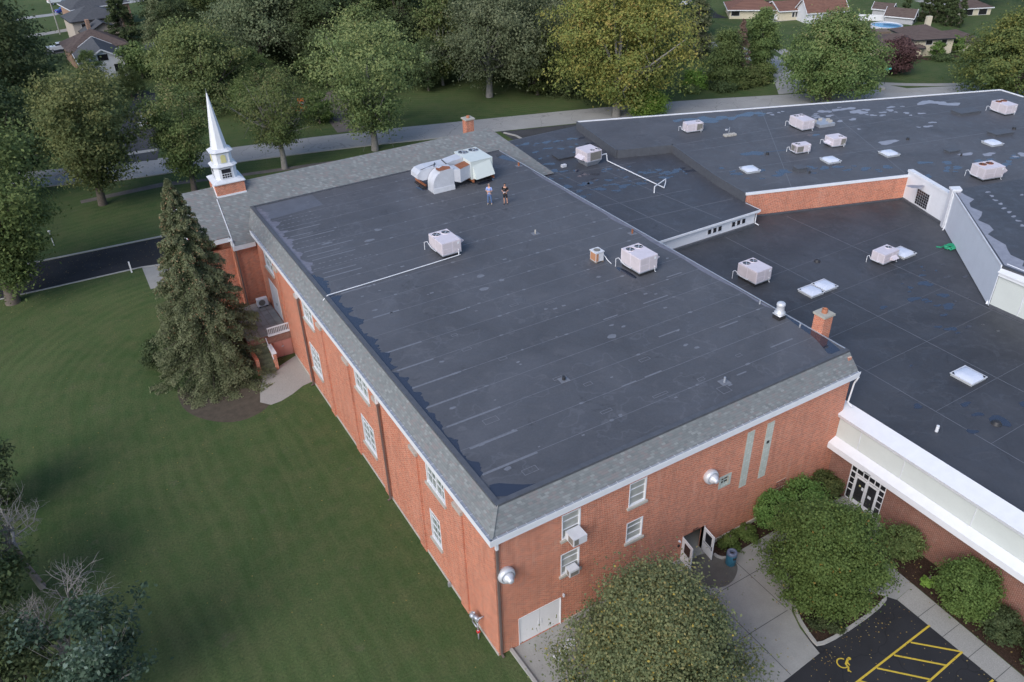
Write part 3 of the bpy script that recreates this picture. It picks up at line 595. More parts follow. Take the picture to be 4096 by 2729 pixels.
r.add([(28.6,ye-.5,6.96+.47),(30.0,yn,zn),(xb,yr,zr)],[(0,1,2)])
r.build('hip_roof','shingle',ch_)
t_=MB(); t_.bar((-1.78,ye,ze+.03),(-1.78,yr-.8,zr-.77),.07,.05); t_.build('rake_flashing','white2',ch_)
t_=MB(); t_.box(-1.9,-.1,ye-.02,ye+.3,ze-.42,ze-.03); t_.box(-1.9,-1.8,ye+.1,ye+.8,ze-.3,ze+.45); t_.box(-4.9,-1.9,39.5,39.6,8.0,8.35); t_.build('fascia','white',ch_)
t_=MB(); t_.add([(-4.95,42.7,11.6),(-4.95,39.5,8.4),(-4.95,45.9,8.4),(-5.1,42.7,11.6),(-5.1,39.5,8.4),(-5.1,45.9,8.4)],[(0,1,2),(3,5,4),(0,3,4,1),(0,2,5,3)]); t_.build('gable_end','white',ch_)
t_=MB(); t_.bar((-1.72,39.15,.2),(-1.72,39.15,7.5),.1,.1); t_.build('downspout','downp',ch_)
c_=MB(); c_.box(22.3,23.1,44,44.8,9.5,12.2); cc=c_.build('chimney','brick',ch_); c_=MB(); c_.box(22.2,23.2,43.9,44.9,12.2,12.32); c_.build('chimney_cap','cap2',cc); c_=MB(); c_.lathe([(.16,0),(.16,.2),(.12,.2),(.12,0)],(22.7,44.4,12.32)); c_.build('flue','clay',cc,True)
# ================= STEEPLE =================
st=thing('steeple','white octagonal church steeple on a square red brick base','steeple',(-.5,43.15,10.8))
a=1.17; cx,cy=-.5,43.15
x=MB(); x.box(cx-a,cx+a,42.0,44.3,9.6,11.86); x.build('brick_base','brick',st)
x=MB(); x.box(cx-a-.03,cx+a+.03,41.95,42.0,10.80,10.95); x.bar((cx-a-.03,41.97,10.86),(cx-a-.03,42.75,11.62),.06,.16); x.bar((cx-a-.03,42.75,11.62),(cx-a-.03,44.3,10.1),.06,.16); x.build('base_flashing','white',st)
def cham(c,h,ch):  # chamfered square outline
    X,Y=c; return [(X-h+ch,Y-h),(X+h-ch,Y-h),(X+h,Y-h+ch),(X+h,Y+h-ch),(X+h-ch,Y+h),(X-h+ch,Y+h),(X-h,Y+h-ch),(X-h,Y-h+ch)]
def frus(mb,p0,z0,p1,z1):
    k=len(p0); mb.add([(x_,y_,z0) for x_,y_ in p0]+[(x_,y_,z1) for x_,y_ in p1],[tuple(range(k))[::-1],tuple(range(k,2*k))]+[(i,(i+1)%k,k+(i+1)%k,k+i) for i in range(k)])
c=(cx,cy)
x=MB(); x.prism(cham(c,1.28,.01),11.86,11.93); frus(x,cham(c,1.28,.01),11.93,cham(c,.95,.3),12.12); x.build('skirt_cornice','white2',st)
x=MB(); x.prism(cham(c,.86,.30),12.1,13.15); l1=x.build('lower_lantern','white',st)
x=MB(); frus(x,cham(c,.90,.32),13.05,cham(c,1.02,.36),13.18); frus(x,cham(c,1.02,.36),13.18,cham(c,.80,.28),13.34); x.build('middle_cornice','white2',st)
x=MB(); x.prism(cham(c,.74,.26),13.3,14.3); l2=x.build('upper_lantern','white',st)
x=MB(); frus(x,cham(c,.78,.28),14.2,cham(c,.92,.33),14.33); frus(x,cham(c,.92,.33),14.33,cham(c,.66,.26),14.5); x.build('upper_cornice','white2',st)
oc=lambda r_:[(cx+r_*math.cos(PI/8+i*PI/4),cy+r_*math.sin(PI/8+i*PI/4)) for i in range(8)]
x=MB(); frus(x,oc(.66),14.45,oc(.045),18.83); x.build('spire','white',st); x=MB(); x.cyl((cx,cy,18.8),(cx,cy,19.2),.022,.006,6); x.build('finial','galv',st)
def fbox(u0,u1,z0,z1,d0,d1,side,h):
    # box on one of the four faces
    if side==0: return (cx+u0,cx+u1,cy-h-d1,cy-h-d0,z0,z1)
    if side==1: return (cx-h-d1,cx-h-d0,cy+u0,cy+u1,z0,z1)
    if side==2: return (cx+h+d0,cx+h+d1,cy+u0,cy+u1,z0,z1)
    return (cx+u0,cx+u1,cy+h+d0,cy+h+d1,z0,z1)
for sd_ in range(4):
    x=MB(); 
    for q in ((-.42,-.37,12.2,13.02),(.37,.42,12.2,13.02),(-.42,.42,12.15,12.21),(-.42,.42,12.97,13.03),(-.37,.37,12.56,12.60)): x.box(*fbox(*q,0,.04,sd_,.86))
    for i in (-.19,0,.19): x.box(*fbox(i-.012,i+.012,12.21,12.56,.004,.03,sd_,.86))
    x.box(*fbox(-.37,.37,12.37,12.395,.004,.028,sd_,.86)); o=x.build('lantern_window','white2',st)
    x=MB(); x.box(*fbox(-.37,.37,12.2,12.98,.001,.006,sd_,.86)); x.build('pane','dglass',o)
    x=MB(); pts=[(-.2,13.45),(.2,13.45)]+[(.2*math.cos(t),13.9+.2*math.sin(t)) for t in np.linspace(0,PI,9)]
    def place(mb,pts,d0,d1):
        if sd_==0: mb.prismy([(cx+u,z) for u,z in pts],cy-.74-d1,cy-.74-d0)
        elif sd_==3: mb.prismy([(cx+u,z) for u,z in pts],cy+.74+d0,cy+.74+d1)
        else:
            xx=(cx-.74-d1,cx-.74-d0) if sd_==1 else (cx+.74+d0,cx+.74+d1); k=len(pts)
            mb.add([(xx[0],cy+u,z) for u,z in pts]+[(xx[1],cy+u,z) for u,z in pts],[tuple(range(k)),tuple(range(k,2*k))[::-1]]+[(i,k+i,k+(i+1)%k,(i+1)%k) for i in range(k)])
    place(x,[(u*1.4,13.45+(z-13.45)*1.12) for u,z in pts],0,.025); fo=x.build('arch_surround','white2',st); x=MB(); place(x,pts,.026,.05); x.build('louver','louver',st)
# ================= MIDDLE WING =================
mid=thing('middle_wing','middle wing with puddled black roof and white end wall of small square windows','building',(31,35,0))
w_=MB(); w_.box(24.05,38.3,21.85,49,0,7.2); w_.build('roof_deck','mem2',mid)
mw=MB(); mw.box(24.05,38.35,21.80,21.845,6.1,7.25); mw.box(38.305,38.36,21.85,23.4,6.0,7.2); mw.build('end_wall','white',mid)
mw=MB(); mw.prism([(24.05,21.55),(38.6,21.55),(38.85,23.6),(42.2,28),(42.2,49),(24.05,49)],7.2,7.345); mw.build('flat_roof','mem2',mid)
mw=MB(); mw.box(24.05,38.65,21.49,21.55,7.17,7.36); mw.box(38.6,38.66,21.55,23.3,7.17,7.36); mw.build('fascia','white',mid)
mw=MB(); mw.box(24.05,38.3,21.6,21.80,5.85,6.1); mw.build('base_flashing','cap',mid)
for g0 in (32.95,35.65):
    for i in range(3):
        f=MB(); xx=g0+i*.58; f.box(xx,xx+.42,21.755,21.80,6.38,6.87); o=f.build('window','white2',mid); f=MB(); f.box(xx+.04,xx+.38,21.745,21.755,6.42,6.83); f.build('pane','dglass',o)
d=MB(); d.tube([(38.45,21.5,7.2),(38.4,21.7,7.0),(38.4,21.72,6.1),(38.55,21.4,5.98)],.045,8); d.build('downspout','white',mid)
d=MB(); 
for a_,b_ in (((24.1,38.9),(36.9,36.5)),((24.1,30.3),(36.9,28.3)),((28.4,49),(30,22)),((27.6,49),(35.3,48.9)),((33,36.9),(34.6,22)),((24.1,34.6),(36.9,32.5)),((24.1,26.4),(38.4,24.6))): d.bar((*a_,7.3455),(*b_,7.3455),.05,.004)
d.build('roof_seams','seamline',mid)
# ================= FAR WING =================
farP=[(37.9,48.0),(36.1,38.5),(41.6,36.6),(39.5,28.0),(38.8,23.5),(53.7,18.5),(51.9,12.9),(58,10.9),(84,3.5),(84.0,26.4),(84.5,29.4)]
far=thing('far_wing','sprawling far wing with patched black roof, white rim and low brick wall','building',(60,28,0))
x=MB(); x.prism(farP,0,8.08); x.build('roof_deck','mem',far)
x=MB(); x.poly(farP,8.1); x.build('flat_roof','mem',far)
def fb(a_,b_,w1,z0,z1): # box strip along a-b, offset outwards to right
    a_=Vector(a_);b_=Vector(b_);d=(b_-a_).normalized();n_=Vector((d.y,-d.x)); return [tuple(a_),tuple(b_),tuple(b_+n_*w1),tuple(a_+n_*w1)],z0,z1
x=MB(); x.prism(*fb((38.8,23.5),(53.7,18.5),.10,5.9,8.0)); x.build('brick_parapet','brick',far)
x=MB(); x.prism(*fb((38.7,23.53),(53.62,18.5),.16,8.0,8.22)); x.prism(*fb((37.9,48.0),(84.5,29.4),-.14,7.9,8.2)); x.prism(*fb((84.5,29.4),(84.0,26.4),-.14,7.9,8.2)); x.build('white_rim','white',far)
x=MB(); x.prism(*fb((37.9,48.0),(36.1,38.5),.16,7.35,8.2)); x.prism(*fb((36.1,38.5),(41.6,36.6),.16,7.35,8.2)); x.prism(*fb((41.6,36.6),(39.5,28),.16,7.35,8.2)); x.prism(*fb((39.5,28.0),(38.8,23.5),.16,7.35,8.2)); x.build('curb','cap',far)
x=MB(); x.prism(*fb((53.7,18.5),(51.75,12.8),.06,6.05,8.45)); x.build('white_wall','white',far)
x=MB(); x.prism(*fb((53.75,18.55),(51.75,12.8),.14,8.45,8.65)); x.prism(*fb((53.75,18.55),(51.75,12.8),-.35,8.1,8.64)); x.build('coping','white',far)
x=MB(); x.prism(*fb((53.7,18.5),(51.75,12.8),.2,5.88,6.05)); x.prism(*fb((38.8,23.5),(53.7,18.5),.2,5.88,6.02)); x.build('base_flashing','cap',far)
# gridded window
def onwall(A,B,t0,t1,z0,z1,d0,d1):
    A=Vector(A);B=Vector(B);d=(B-A).normalized();n_=Vector((d.y,-d.x)); p=[A+d*t0+n_*d0,A+d*t1+n_*d0,A+d*t1+n_*d1,A+d*t0+n_*d1]; return [tuple(q) for q in p],z0,z1
A_,B_=(53.7,18.5),(51.75,12.8); x=MB(); x.prism(*onwall(A_,B_,1.72,1.8,6.15,7.65,.06,.12)); x.prism(*onwall(A_,B_,3.45,3.53,6.15,7.65,.06,.12)); x.prism(*onwall(A_,B_,1.72,3.53,7.58,7.65,.121,.13)); x.prism(*onwall(A_,B_,1.72,3.53,6.1,6.2,.06,.14))
gw=x.build('grid_window','white2',far)
x=MB(); x.prism(*onwall(A_,B_,1.8,3.45,6.2,7.58,.07,.09)); x.build('pane','dglass',gw)
x=MB()
for i in range(1,6): x.prism(*onwall(A_,B_,1.8+i*.275-.012,1.8+i*.275+.012,6.2,7.58,.09,.105))
for i in range(1,6): x.prism(*onwall(A_,B_,1.8,3.45,6.2+i*.23-.012,6.2+i*.23+.012,.091,.103))
x.build('muntins','galv',gw)
x=MB(); 
for a_,b_ in (((63.9,37.5),(53.9,19)),((41.6,34.4),(84,25.6)),((40.4,28.6),(84,18)),((42,36.5),(84.3,29)),((69,16),(84,9.5)),((57,39.8),(43,22.3)),((58,13),(84,5.5))): x.bar((*a_,8.102),(*b_,8.102),.05,.004)
x.build('roof_seams','seamline',far)
# ================= RIGHT WING =================
rt=thing('right_wing','tall right wing with white metal wall and wet black roof','building',(50,0,0))
RP=[(51.6,12.9),(42.35,2.7),(42.9,-9),(43,-25),(84,-25),(84,4.6)]
x=MB(); x.prism(RP,0,9.1); x.build('roof_deck','mem2',rt)
x=MB(); x.poly(RP,9.12); x.build('flat_roof','mem2',rt)
x=MB(); x.prism(*fb((51.6,12.9),(42.3,2.65),.06,5.95,9.05)); x.build('metal_wall',plain('pale_metal_wall',(.66,.70,.76),.6,.06,1),rt)
x=MB(); x.prism(*fb((51.62,12.92),(42.3,2.65),.1,9.05,9.2)); x.build('roof_edge','white2',rt)
x=MB(); x.prism([(51.35,13.0),(51.0,12.55),(51.6,12.2),(52.0,12.7)],5.9,9.25); x.prism([(51.3,13.1),(50.9,12.5),(51.6,12.1),(52.1,12.7)],9.25,9.4); x.build('corner_post','white',rt)
d=MB(); d.tube([(50.95,12.35,9.1),(50.9,12.3,6.05),(50.6,12.2,5.98)],.06,8); d.build('downspout','white',rt)
d=MB(); d.tube([(42.45,2.9,6.2),(42.3,2.85,5.98)],.06,8); d.build('downspout_outlet','white',rt)
x=MB(); x.box(42.3,42.45,-25,2.62,6.1,8.55); x.build('front_panels','panel',rt)
x=MB(); x.box(42.1,42.3,-25,2.62,8.45,8.8); x.add([(42.0,2.66,8.8),(42.0,-25,8.8),(42.9,-25,9.15),(42.9,2.66,9.15),(42.0,2.66,8.7),(42.0,-25,8.7),(42.9,-25,8.7),(42.9,2.66,8.7)],[(0,1,2,3),(7,6,5,4),(0,4,5,1),(3,2,6,7),(0,3,7,4)]); x.build('cornice','white',rt)
x=MB(); x.box(42.2,42.5,-25,2.6,5.86,6.1); x.build('base_flashing','cap',rt)
x=MB()
for y in (.6,-1.4,-3.4): x.box(42.27,42.3,y-.03,y+.03,6.1,8.45)
x.build('panel_joints','white2',rt)
x=MB(); 
for a_,b_ in (((70,7),(84,-10)),((60,9),(70,-10))): x.bar((*a_,9.1215),(*b_,9.1215),.05,.003)
x.build('roof_seams','seamline',rt)
# ================= LOW / OFFICE WING =================
low=thing('office_wing','low office wing with broad white canopy band and worn flat roof','building',(24,-5,0))
x=MB(); x.box(24.9,54,-40,24,5.6,5.88); x.box(24.1,24.9,.1,24,5.6,5.88); x.build('flat_roof','memlow',low)
x=MB(); 
for X in (28.45,34.6,42.0):
    x.bar((X,-39,5.8825),(X+.1,21.5,5.8825),.04,.004)
for y in (14.3,5.9,-3,-10,2,-6.5,9.8):
    x.bar((28.5 if y<8 else 24.2,y,5.8818),(42 if y<8 else 50,y+.2,5.8818),.022,.003)
x.build('roof_seams','seamline',low)
dh=[(-3.96,-1.48,0.1,2.95)]
x=MB(); x.wall('x',24.0,-40,-.0,-.1,3.6,dh,.25,1); x.build('wall','brick2',low)
x=MB(); x.box(23.9,24.3,-40,-.02,3.6,5.6); x.build('stucco_band','panel',low)
x=MB()
for y in (-1.6,-4.55,-8.9,-5.98-7,-16): x.box(23.875,23.9,y-.02,y+.02,3.9,5.6)
x.build('panel_joints','white2',low)
x=MB(); x.add([(23.3,-40,3.35),(23.3,-.02,3.35),(23.3,-40,3.75),(23.3,-.02,3.75),(23.88,-40,4.0),(23.88,-.02,4.0),(24.0,-40,3.35),(24.0,-.02,3.35)],[(0,1,3,2),(2,3,5,4),(1,0,6,7),(4,5,7,6),(0,2,4,6),(1,7,5,3)]); x.build('canopy','white',low)
x=MB(); x.add([(23.72,-40,5.5),(23.72,-.02,5.5),(23.6,-40,5.78),(23.6,.1,5.78),(24.65,-40,6.12),(24.65,.45,6.12),(24.75,-40,5.8),(24.75,.45,5.8)],[(0,1,3,2),(2,3,5,4),(4,5,7,6),(0,2,4,6),(1,7,5,3),(0,6,7,1)]); x.build('parapet_coping','white',low)
f=MB(); y0,y1=-3.96,-1.48; X0,X1=24.02,24.1
for yy_ in (y1-.06,-1.92,-2.78,-3.56,y0): f.box(X0,X1,yy_,yy_+.07,.12,2.95)
for zz in (.12,2.88): f.box(X0,X1,y0,y1,zz,zz+.07)
f.box(X0-.01,X1,y0,y1,2.25,2.34)
for yy_ in (-2.35,-3.17): f.box(X0,X1,yy_-.03,yy_+.03,2.34,2.9)
for zz in (.85,1.35,1.8): f.box(X0+.01,X1,y1-.45,y1,zz,zz+.06); f.box(X0+.01,X1,y0,y0+.40,zz,zz+.06)
od=f.build('entrance','doorw',low,label='white framed glazed office entrance'); g=MB(); g.box(24.05,24.08,y0,y1,.12,2.95); g.build('pane','dglass',od)
for ya,yb in ((-2.74,-1.95),(-3.52,-2.76)):
    f=MB(); f.box(23.98,24.02,ya,ya+.09,.14,2.22); f.box(23.98,24.02,yb-.09,yb,.14,2.22); f.box(23.98,24.02,ya+.09,yb-.09,.14,.4); f.box(23.98,24.02,ya+.09,yb-.09,2.08,2.22); f.build('entrance_door','doorw',low)
f=MB(); f.cyl((24.0,-2.33,1.62),(23.99,-2.33,1.62),.07,.07,12); f.build('door_sticker','louver',low); f=MB(); f.box(23.99,24.0,-2.62,-2.47,1.4,1.62); f.box(23.99,24.0,-2.98,-3.2,1.15,1.35); f.build('door_notice','white',low)
text('OFFICE',.15,(23.29,-2.95,3.43),(rad(90),0,rad(-90)),'blackink',low)
f=MB(); f.box(21.9,24,-4.3,-1.45,.0,.11); f.build('doorstep','walk',low)
# ================= ROOFTOP EQUIPMENT =================
def rtu(name,label,x,y,z,w,d,h,yaw=0,fans=(),hood=None,curb=.28,mat='unit',group=None,coil=None,pipe=True,stain=None,skirt=False,notch=None):
    t=thing(name,label,'rooftop unit',(0,0,0),group)
    b=MB(); zb=curb
    b.box(-w/2,w/2,-d/2,d/2,zb+.08,zb+h); cab=b.build('cabinet',mat,t)
    b=MB(); b.box(-w/2-.015,w/2+.015,-d/2-.015,d/2+.015,zb,zb+.08); b.build('base_rail','galv',t)
    if curb>.02:
        b=MB()
        if skirt: frus(b,[(-w*.36,-d*.36),(w*.36,-d*.36),(w*.36,d*.36),(-w*.36,d*.36)],0,[(-w/2,-d/2),(w/2,-d/2),(w/2,d/2),(-w/2,d/2)],zb)
        else: b.box(-w/2+.08,w/2-.08,-d/2+.08,d/2-.08,0,zb)
        b.build('curb','galv' if skirt else 'dark',t)
    for fx,fy,r in fans:
        b=MB(); b.lathe([(r,0),(r,.02),(r-.025,.035),(r-.03,.012),(0,.010)],(fx,fy,zb+h-.002),n=20); f=b.build('fan','dark',t)
        b=MB(); b.lathe([(r+.02,0),(r+.02,.03),(r,.045),(r-.012,.02)],(fx,fy,zb+h),n=20)
        b.build('fan_rim',mat if not stain else 'rust',f)
        b=MB()
        for k in range(4):
            a=k*PI/2+.5; b.add([(fx,fy,zb+h+.016),(fx+r*.85*math.cos(a),fy+r*.85*math.sin(a),zb+h+.016),(fx+r*.8*math.cos(a+.6),fy+r*.8*math.sin(a+.6),zb+h+.03)],[(0,1,2)])
        b.cyl((fx,fy,zb+h+.012),(fx,fy,zb+h+.05),.06,n=8); b.build('fan_blades','galv' if not stain else 'rust',f)
    # panel seams and doors
    b=MB()
    b.box(-w/2+.06,-.02,-d/2-.012,-d/2,zb+.16,zb+h*.5); b.box(w*.06,w/2-.06,-d/2-.012,-d/2,zb+.12,zb+h-.08); b.box(-w/2+.05,0,-d/2-.008,-d/2,zb+h*.55,zb+h-.07)
    b.box(-w/2-.012,-w/2,-d/2+.08,-.05,zb+.12,zb+h-.08); b.box(-w/2-.008,-w/2,.05,d/2-.08,zb+.12,zb+h-.08)
    b.build('access_panels','unit_d' if mat=='unit' else mat,t)
    b=MB(); b.box(w/2-.3,w/2-.13,-d/2-.018,-d/2-.012,zb+h-.3,zb+h-.13); b.build('label_plate','white',t)
    if coil=='right':
        b=MB(); b.box(w*.12,w/2-.06,-d/2-.02,-d/2-.013,zb+.12,zb+h-.1); b.box(w/2,w/2+.012,-d/2+.06,d/2-.06,zb+.12,zb+h-.1); b.build('condenser_coil','coil',t)
    if coil=='front':
        b=MB(); b.box(-w/2+.4,w/2-.08,-d/2-.02,-d/2-.013,zb+.12,zb+h-.1); b.build('condenser_coil','coil',t)
    if coil=='left':
        b=MB(); b.box(-w/2+.05,-w*.02,-d/2-.02,-d/2-.013,zb+.12,zb+h-.1); b.box(-w/2-.012,-w/2,-d/2+.06,d/2-.06,zb+.12,zb+h-.1); b.build('condenser_coil','coil',t)
    if hood:
        side,a,b_,dep,z0,z1=hood; q=MB()
        if side=='x': q.add([(w/2,a,z0+zb),(w/2,b_,z0+zb),(w/2,b_,z1+zb),(w/2,a,z1+zb),(w/2+dep,a,z0+zb+(z1-z0)*.4),(w/2+dep,b_,z0+zb+(z1-z0)*.4)],[(0,4,3),(1,2,5),(3,4,5,2),(0,1,5,4),(0,3,2,1)])
        if side=='-x': q.add([(-w/2,a,z0+zb),(-w/2,b_,z0+zb),(-w/2,b_,z1+zb),(-w/2,a,z1+zb),(-w/2-dep,a,z0+zb+(z1-z0)*.4),(-w/2-dep,b_,z0+zb+(z1-z0)*.4)],[(0,3,4),(1,5,2),(3,2,5,4),(0,4,5,1),(0,1,2,3)])
        if side=='-y': q.add([(a,-d/2,z0+zb),(b_,-d/2,z0+zb),(b_,-d/2,z1+zb),(a,-d/2,z1+zb),(a,-d/2-dep,z0+zb+(z1-z0)*.4),(b_,-d/2-dep,z0+zb+(z1-z0)*.4)],[(0,3,4),(1,5,2),(3,2,5,4),(0,4,5,1),(0,1,2,3)])
        q.build('hood',mat,t)
    if pipe:
        q=MB(); q.tube([(w/2-.25,-d/2-.02,zb+.25),(w/2-.25,-d/2-.09,zb+.25),(w/2-.25,-d/2-.09,zb-.1),(w/2-.15,-d/2-.12,zb-.16)],.022,6); q.build('drain_pipe','plastic',t)
        q=MB(); q.tube([(-w/2-.03,-.2,zb+.2),(-w/2-.12,-.2,zb+.1),(-w/2-.12,.5,zb+.1),(-w/2-.12,d/2+.1,zb+.35),(-w/2-.35,d/2+.1,zb+.35),(-w/2-.35,d/2+.1,0)],.022,6); q.build('conduit','plastic',t)
    t.location=(x,y,z); t.rotation_euler=(0,0,yaw); return t
Z0=9.865
two=[(-.37,.55,.30),(.37,.55,.30)]
rtu('rooftop_unit','pale two-fan rooftop unit with the long white pipe leading to the left roof edge',10.25,24.85,Z0,1.5,2.1,.98,rad(1),two,('x',-.75,.1,.42,.45,.95),.24)
rtu('rooftop_unit','pale two-fan rooftop unit beside the small rusty-sided condenser on the gym roof',20.2,15.15,Z0,1.5,2.05,1.08,rad(1),two,('x',-.8,.1,.42,.45,.95),.26)
rtu('rooftop_unit','pale two-fan rooftop unit on the low roof beyond the small chimney and twin skylights',31.2,14.65,5.885,1.55,1.95,1.02,rad(1),two,('x',-.75,.1,.3,.3,.75),.28)
rtu('rooftop_unit','small single-fan unit touching a skylight on the low roof',41.95,11.3,5.885,1.75,1.15,.82,rad(2),[(.5,.15,.24)],('-y',-.1,.55,.35,.15,.5),.18,coil=None)
D_=rtu('rooftop_unit','beige two-fan unit on a flared metal skirt on the puddled middle roof',32.9,38.9,7.35,1.75,1.9,1.0,rad(1),[(.0,-.62,.25),(.6,-.62,.25)],('-x',-.6,.5,.45,.1,.55),.5,coil='front',skirt=True,pipe=False)
FY=rad(-13)
rtu('rooftop_unit','boxy single-fan unit left of the satellite dish',46.05,38.75,8.105,1.85,1.0,.85,FY,[(.55,0,.26)],None,.1,coil='right')
rtu('rooftop_unit','large two-fan unit next to the weighted pallet on the far roof',55.9,33.1,8.105,1.45,2.2,.95,rad(-10),[(-.35,.6,.28),(.35,.6,.28)],('x',-.8,-.1,.35,.3,.8),.15)
rtu('rooftop_unit','L-shaped single-fan unit, the nearer of two behind the brick parapet',50.35,28.1,8.105,1.55,.95,.75,FY,[(-.42,0,.27)],None,.1,coil='left')
b=MB(); 
rtu('rooftop_unit','single-fan unit with open grille front, right of the L-shaped one',54.6,27.6,8.105,1.5,1.35,.8,FY,[(.35,-.25,.24)],('-x',-.5,.3,.35,.1,.5),.1,coil='right')
rtu('rooftop_unit','two-fan rusty-topped unit at the far right corner of the black roof',77.1,24.5,8.105,1.4,2.1,.95,rad(-12),[(-.35,.5,.3),(.35,.5,.3)],('x',-.7,0,.3,.3,.8),.12,stain=1)
rtu('rooftop_unit','large unit with two rusty fans and flared side hood near the tall right wing',58.75,14.4,8.105,2.1,1.6,1.0,rad(-14),[(-.45,.25,.3),(.3,.25,.3)],('x',-.7,.5,.5,.2,.9),.2,stain=1)
# white pipe on the gym roof
x=MB(); x.tube([(10.75,23.75,10.2),(10.75,23.7,9.95),(8.6,23.62,9.93),(4.5,23.45,9.93),(.75,23.3,9.96),(.35,23.2,9.72)],.035,8); tag(x.build('drain_pipe','plastic'),'long white pipe running from the pale unit to the left edge of the gym roof','pipe')
x=MB(); x.tube([(33.95,38.2,8.2),(34.55,38.2,8.2),(34.6,38.1,7.5),(34.75,29.65,7.5),(35.5,30.35,7.55),(35.5,30.35,7.95),(33.5,29.5,7.95),(33.45,29.45,7.36)],.05,8); gp_=x.build('gas_pipe','plastic'); tag(gp_,'white gas pipe running across the puddled middle roof to a raised elbow','pipe')
# small condenser
t=thing('condenser','small white condenser with rusty orange coil side on the gym roof','air conditioner',(18.5,17.7,Z0))
x=MB(); x.box(18.2,18.85,17.35,18.05,9.95,10.62); x.build('cabinet','white2',t)
x=MB(); x.box(18.185,18.2,17.4,18.0,10.0,10.56); x.box(18.22,18.4,17.33,17.35,10.0,10.56); x.build('coil',plain('rusty_coil',(.45,.22,.12),.7,.3,30),t)
x=MB(); x.box(18.16,18.89,17.31,18.09,10.62,10.68); tp=x.build('lid','white2',t); x=MB(); x.lathe([(.24,0),(.24,.02),(.21,.03),(.0,.012)],(18.52,17.72,10.68)); x.build('fan_grille','coil',tp)
x=MB(); x.box(18.2,18.3,17.3,18.1,9.865,9.95); x.box(18.75,18.85,17.3,18.1,9.865,9.95); x.build('feet','wood',t)
x=MB(); x.tube([(18.85,17.6,10.3),(19.0,17.5,10.25),(19.1,17.2,9.95),(19.05,16.7,9.9)],.03,6); x.build('hose','plastic',t)
# old ducted unit
t=thing('ducted_air_handler','big old pale green air handler with rusty galvanised ducts','rooftop unit',(17,36,Z0))
x=MB(); x.box(17.9,20.0,35,38,10.3,11.85); cb_=x.build('cabinet','unit_w',t)
x=MB(); x.box(17.88,20.02,34.98,38.02,11.85,11.88); x.build('lid','unit_w',t)
for fx in (18.45,19.45):
    x=MB(); x.lathe([(.42,0),(.42,.02),(.39,.03),(.385,.012),(0,.01)],(fx,37.4,11.88),n=24); f=x.build('fan','dark',t); x=MB(); x.lathe([(.45,0),(.45,.05),(.42,.06),(.41,.02)],(fx,37.4,11.88),n=24); x.build('fan_rim','galv',f)
    x=MB(); 
    for k in range(5): a=k*PI*.4; x.add([(fx,37.4,11.9),(fx+.37*math.cos(a),37.4+.37*math.sin(a),11.9),(fx+.35*math.cos(a+.5),37.4+.35*math.sin(a+.5),11.92)],[(0,1,2)])
    x.cyl((fx,37.4,11.89),(fx,37.4,11.95),.09,n=8); x.build('fan_blades','galv',f)
x=MB(); x.add([(18.05,34.98,11.5),(19.75,34.98,11.75),(18.2,34.6,10.35),(20.0,34.6,10.5),(18.05,34.95,10.4),(19.9,34.95,10.4)],[(0,2,3,1),(0,4,2),(1,3,5),(2,4,5,3)]); x.build('hood','unit_w',t)
x=MB(); x.box(17.87,17.9,36.6,38,10.35,11.75); x.build('coil','coil',t)
x=MB(); pts=[(14.28,9.87),(16.22,9.87),(16.22,11.72),(15.5,11.72)]+[(15.5-1.22*math.sin(a),10.5+1.22*math.cos(a)) for a in np.linspace(0.1,PI/2,9)]; x.prismy(pts,34.92,36.05); x.build('drop_duct','duct',t)
x=MB(); x.prismy([(14.25,9.87),(16.25,9.87),(16.25,10.28),(14.25,10.28)],34.88,34.92); x.build('duct_skirt','white2',t)
rm_=MB(); pts=[(15.6,11.722),(16.2,11.722),(16.2,11.735),(15.55,11.735)]; rm_.poly([(14.95,35.0),(15.4,34.95),(16.0,35.0),(16.15,35.5),(15.7,35.9),(15.2,35.6),(15.05,35.9),(14.85,35.4)],11.727); rm_.build('rust_stain','rust',t)
x=MB(); pts=[(13.9,10.75),(16.25,10.75),(16.25,11.72),(14.4,11.72),(13.75,11.62),(13.45,11.35),(13.4,11.0)]; x.prismy(pts,36.12,37.4); x.build('rear_duct','duct',t)
x=MB(); x.add([(16.22,34.95,10.55),(16.22,36.0,10.55),(16.22,36.0,11.6),(16.22,34.95,11.6),(16.75,34.75,10.4),(16.75,35.9,10.4),(16.75,35.9,11.55),(16.75,34.75,11.55),(17.9,35.1,10.5),(17.9,36.2,10.5),(17.9,36.2,11.6),(17.9,35.1,11.6)],[(0,4,7,3),(3,7,6,2),(1,2,6,5),(0,1,5,4),(4,8,11,7),(7,11,10,6),(5,6,10,9),(4,5,9,8)]); x.build('transition_duct','duct',t)
x=MB(); x.add([(16.76,34.76,11.565),(17.88,35.12,11.615),(17.88,36.18,11.615),(16.76,35.88,11.565)],[(0,1,2,3)]); x.build('rusty_duct_lid','rust',t)
x=MB(); x.add([(16.25,36.3,10.8),(16.25,37.4,10.8),(16.25,37.4,11.72),(16.25,36.3,11.72),(17.88,36.4,10.6),(17.88,37.6,10.6),(17.88,37.6,11.84),(17.88,36.4,11.84)],[(0,4,7,3),(3,7,6,2),(1,2,6,5),(0,1,5,4)]); x.build('upper_duct','duct',t)
for xx in (18.05,20.0): 
    x=MB(); x.box(xx-.05,xx+.05,34.85,38.2,10.05,10.3); x.build('beam','rust',t)
x=MB(); x.bar((14.2,38.3,10.15),(14.35,36.6,10.0),.12,.2); x.build('beam','rust',t)
x=MB(); x.bar((15.0,36.15,11.76),(15.45,36.9,11.76),.05,.05); x.bar((16.15,36.1,11.75),(16.25,37.2,11.75),.06,.06); x.bar((13.8,36.2,11.68),(15.4,36.6,11.76),.04,.04); x.build('strap','dark',t)
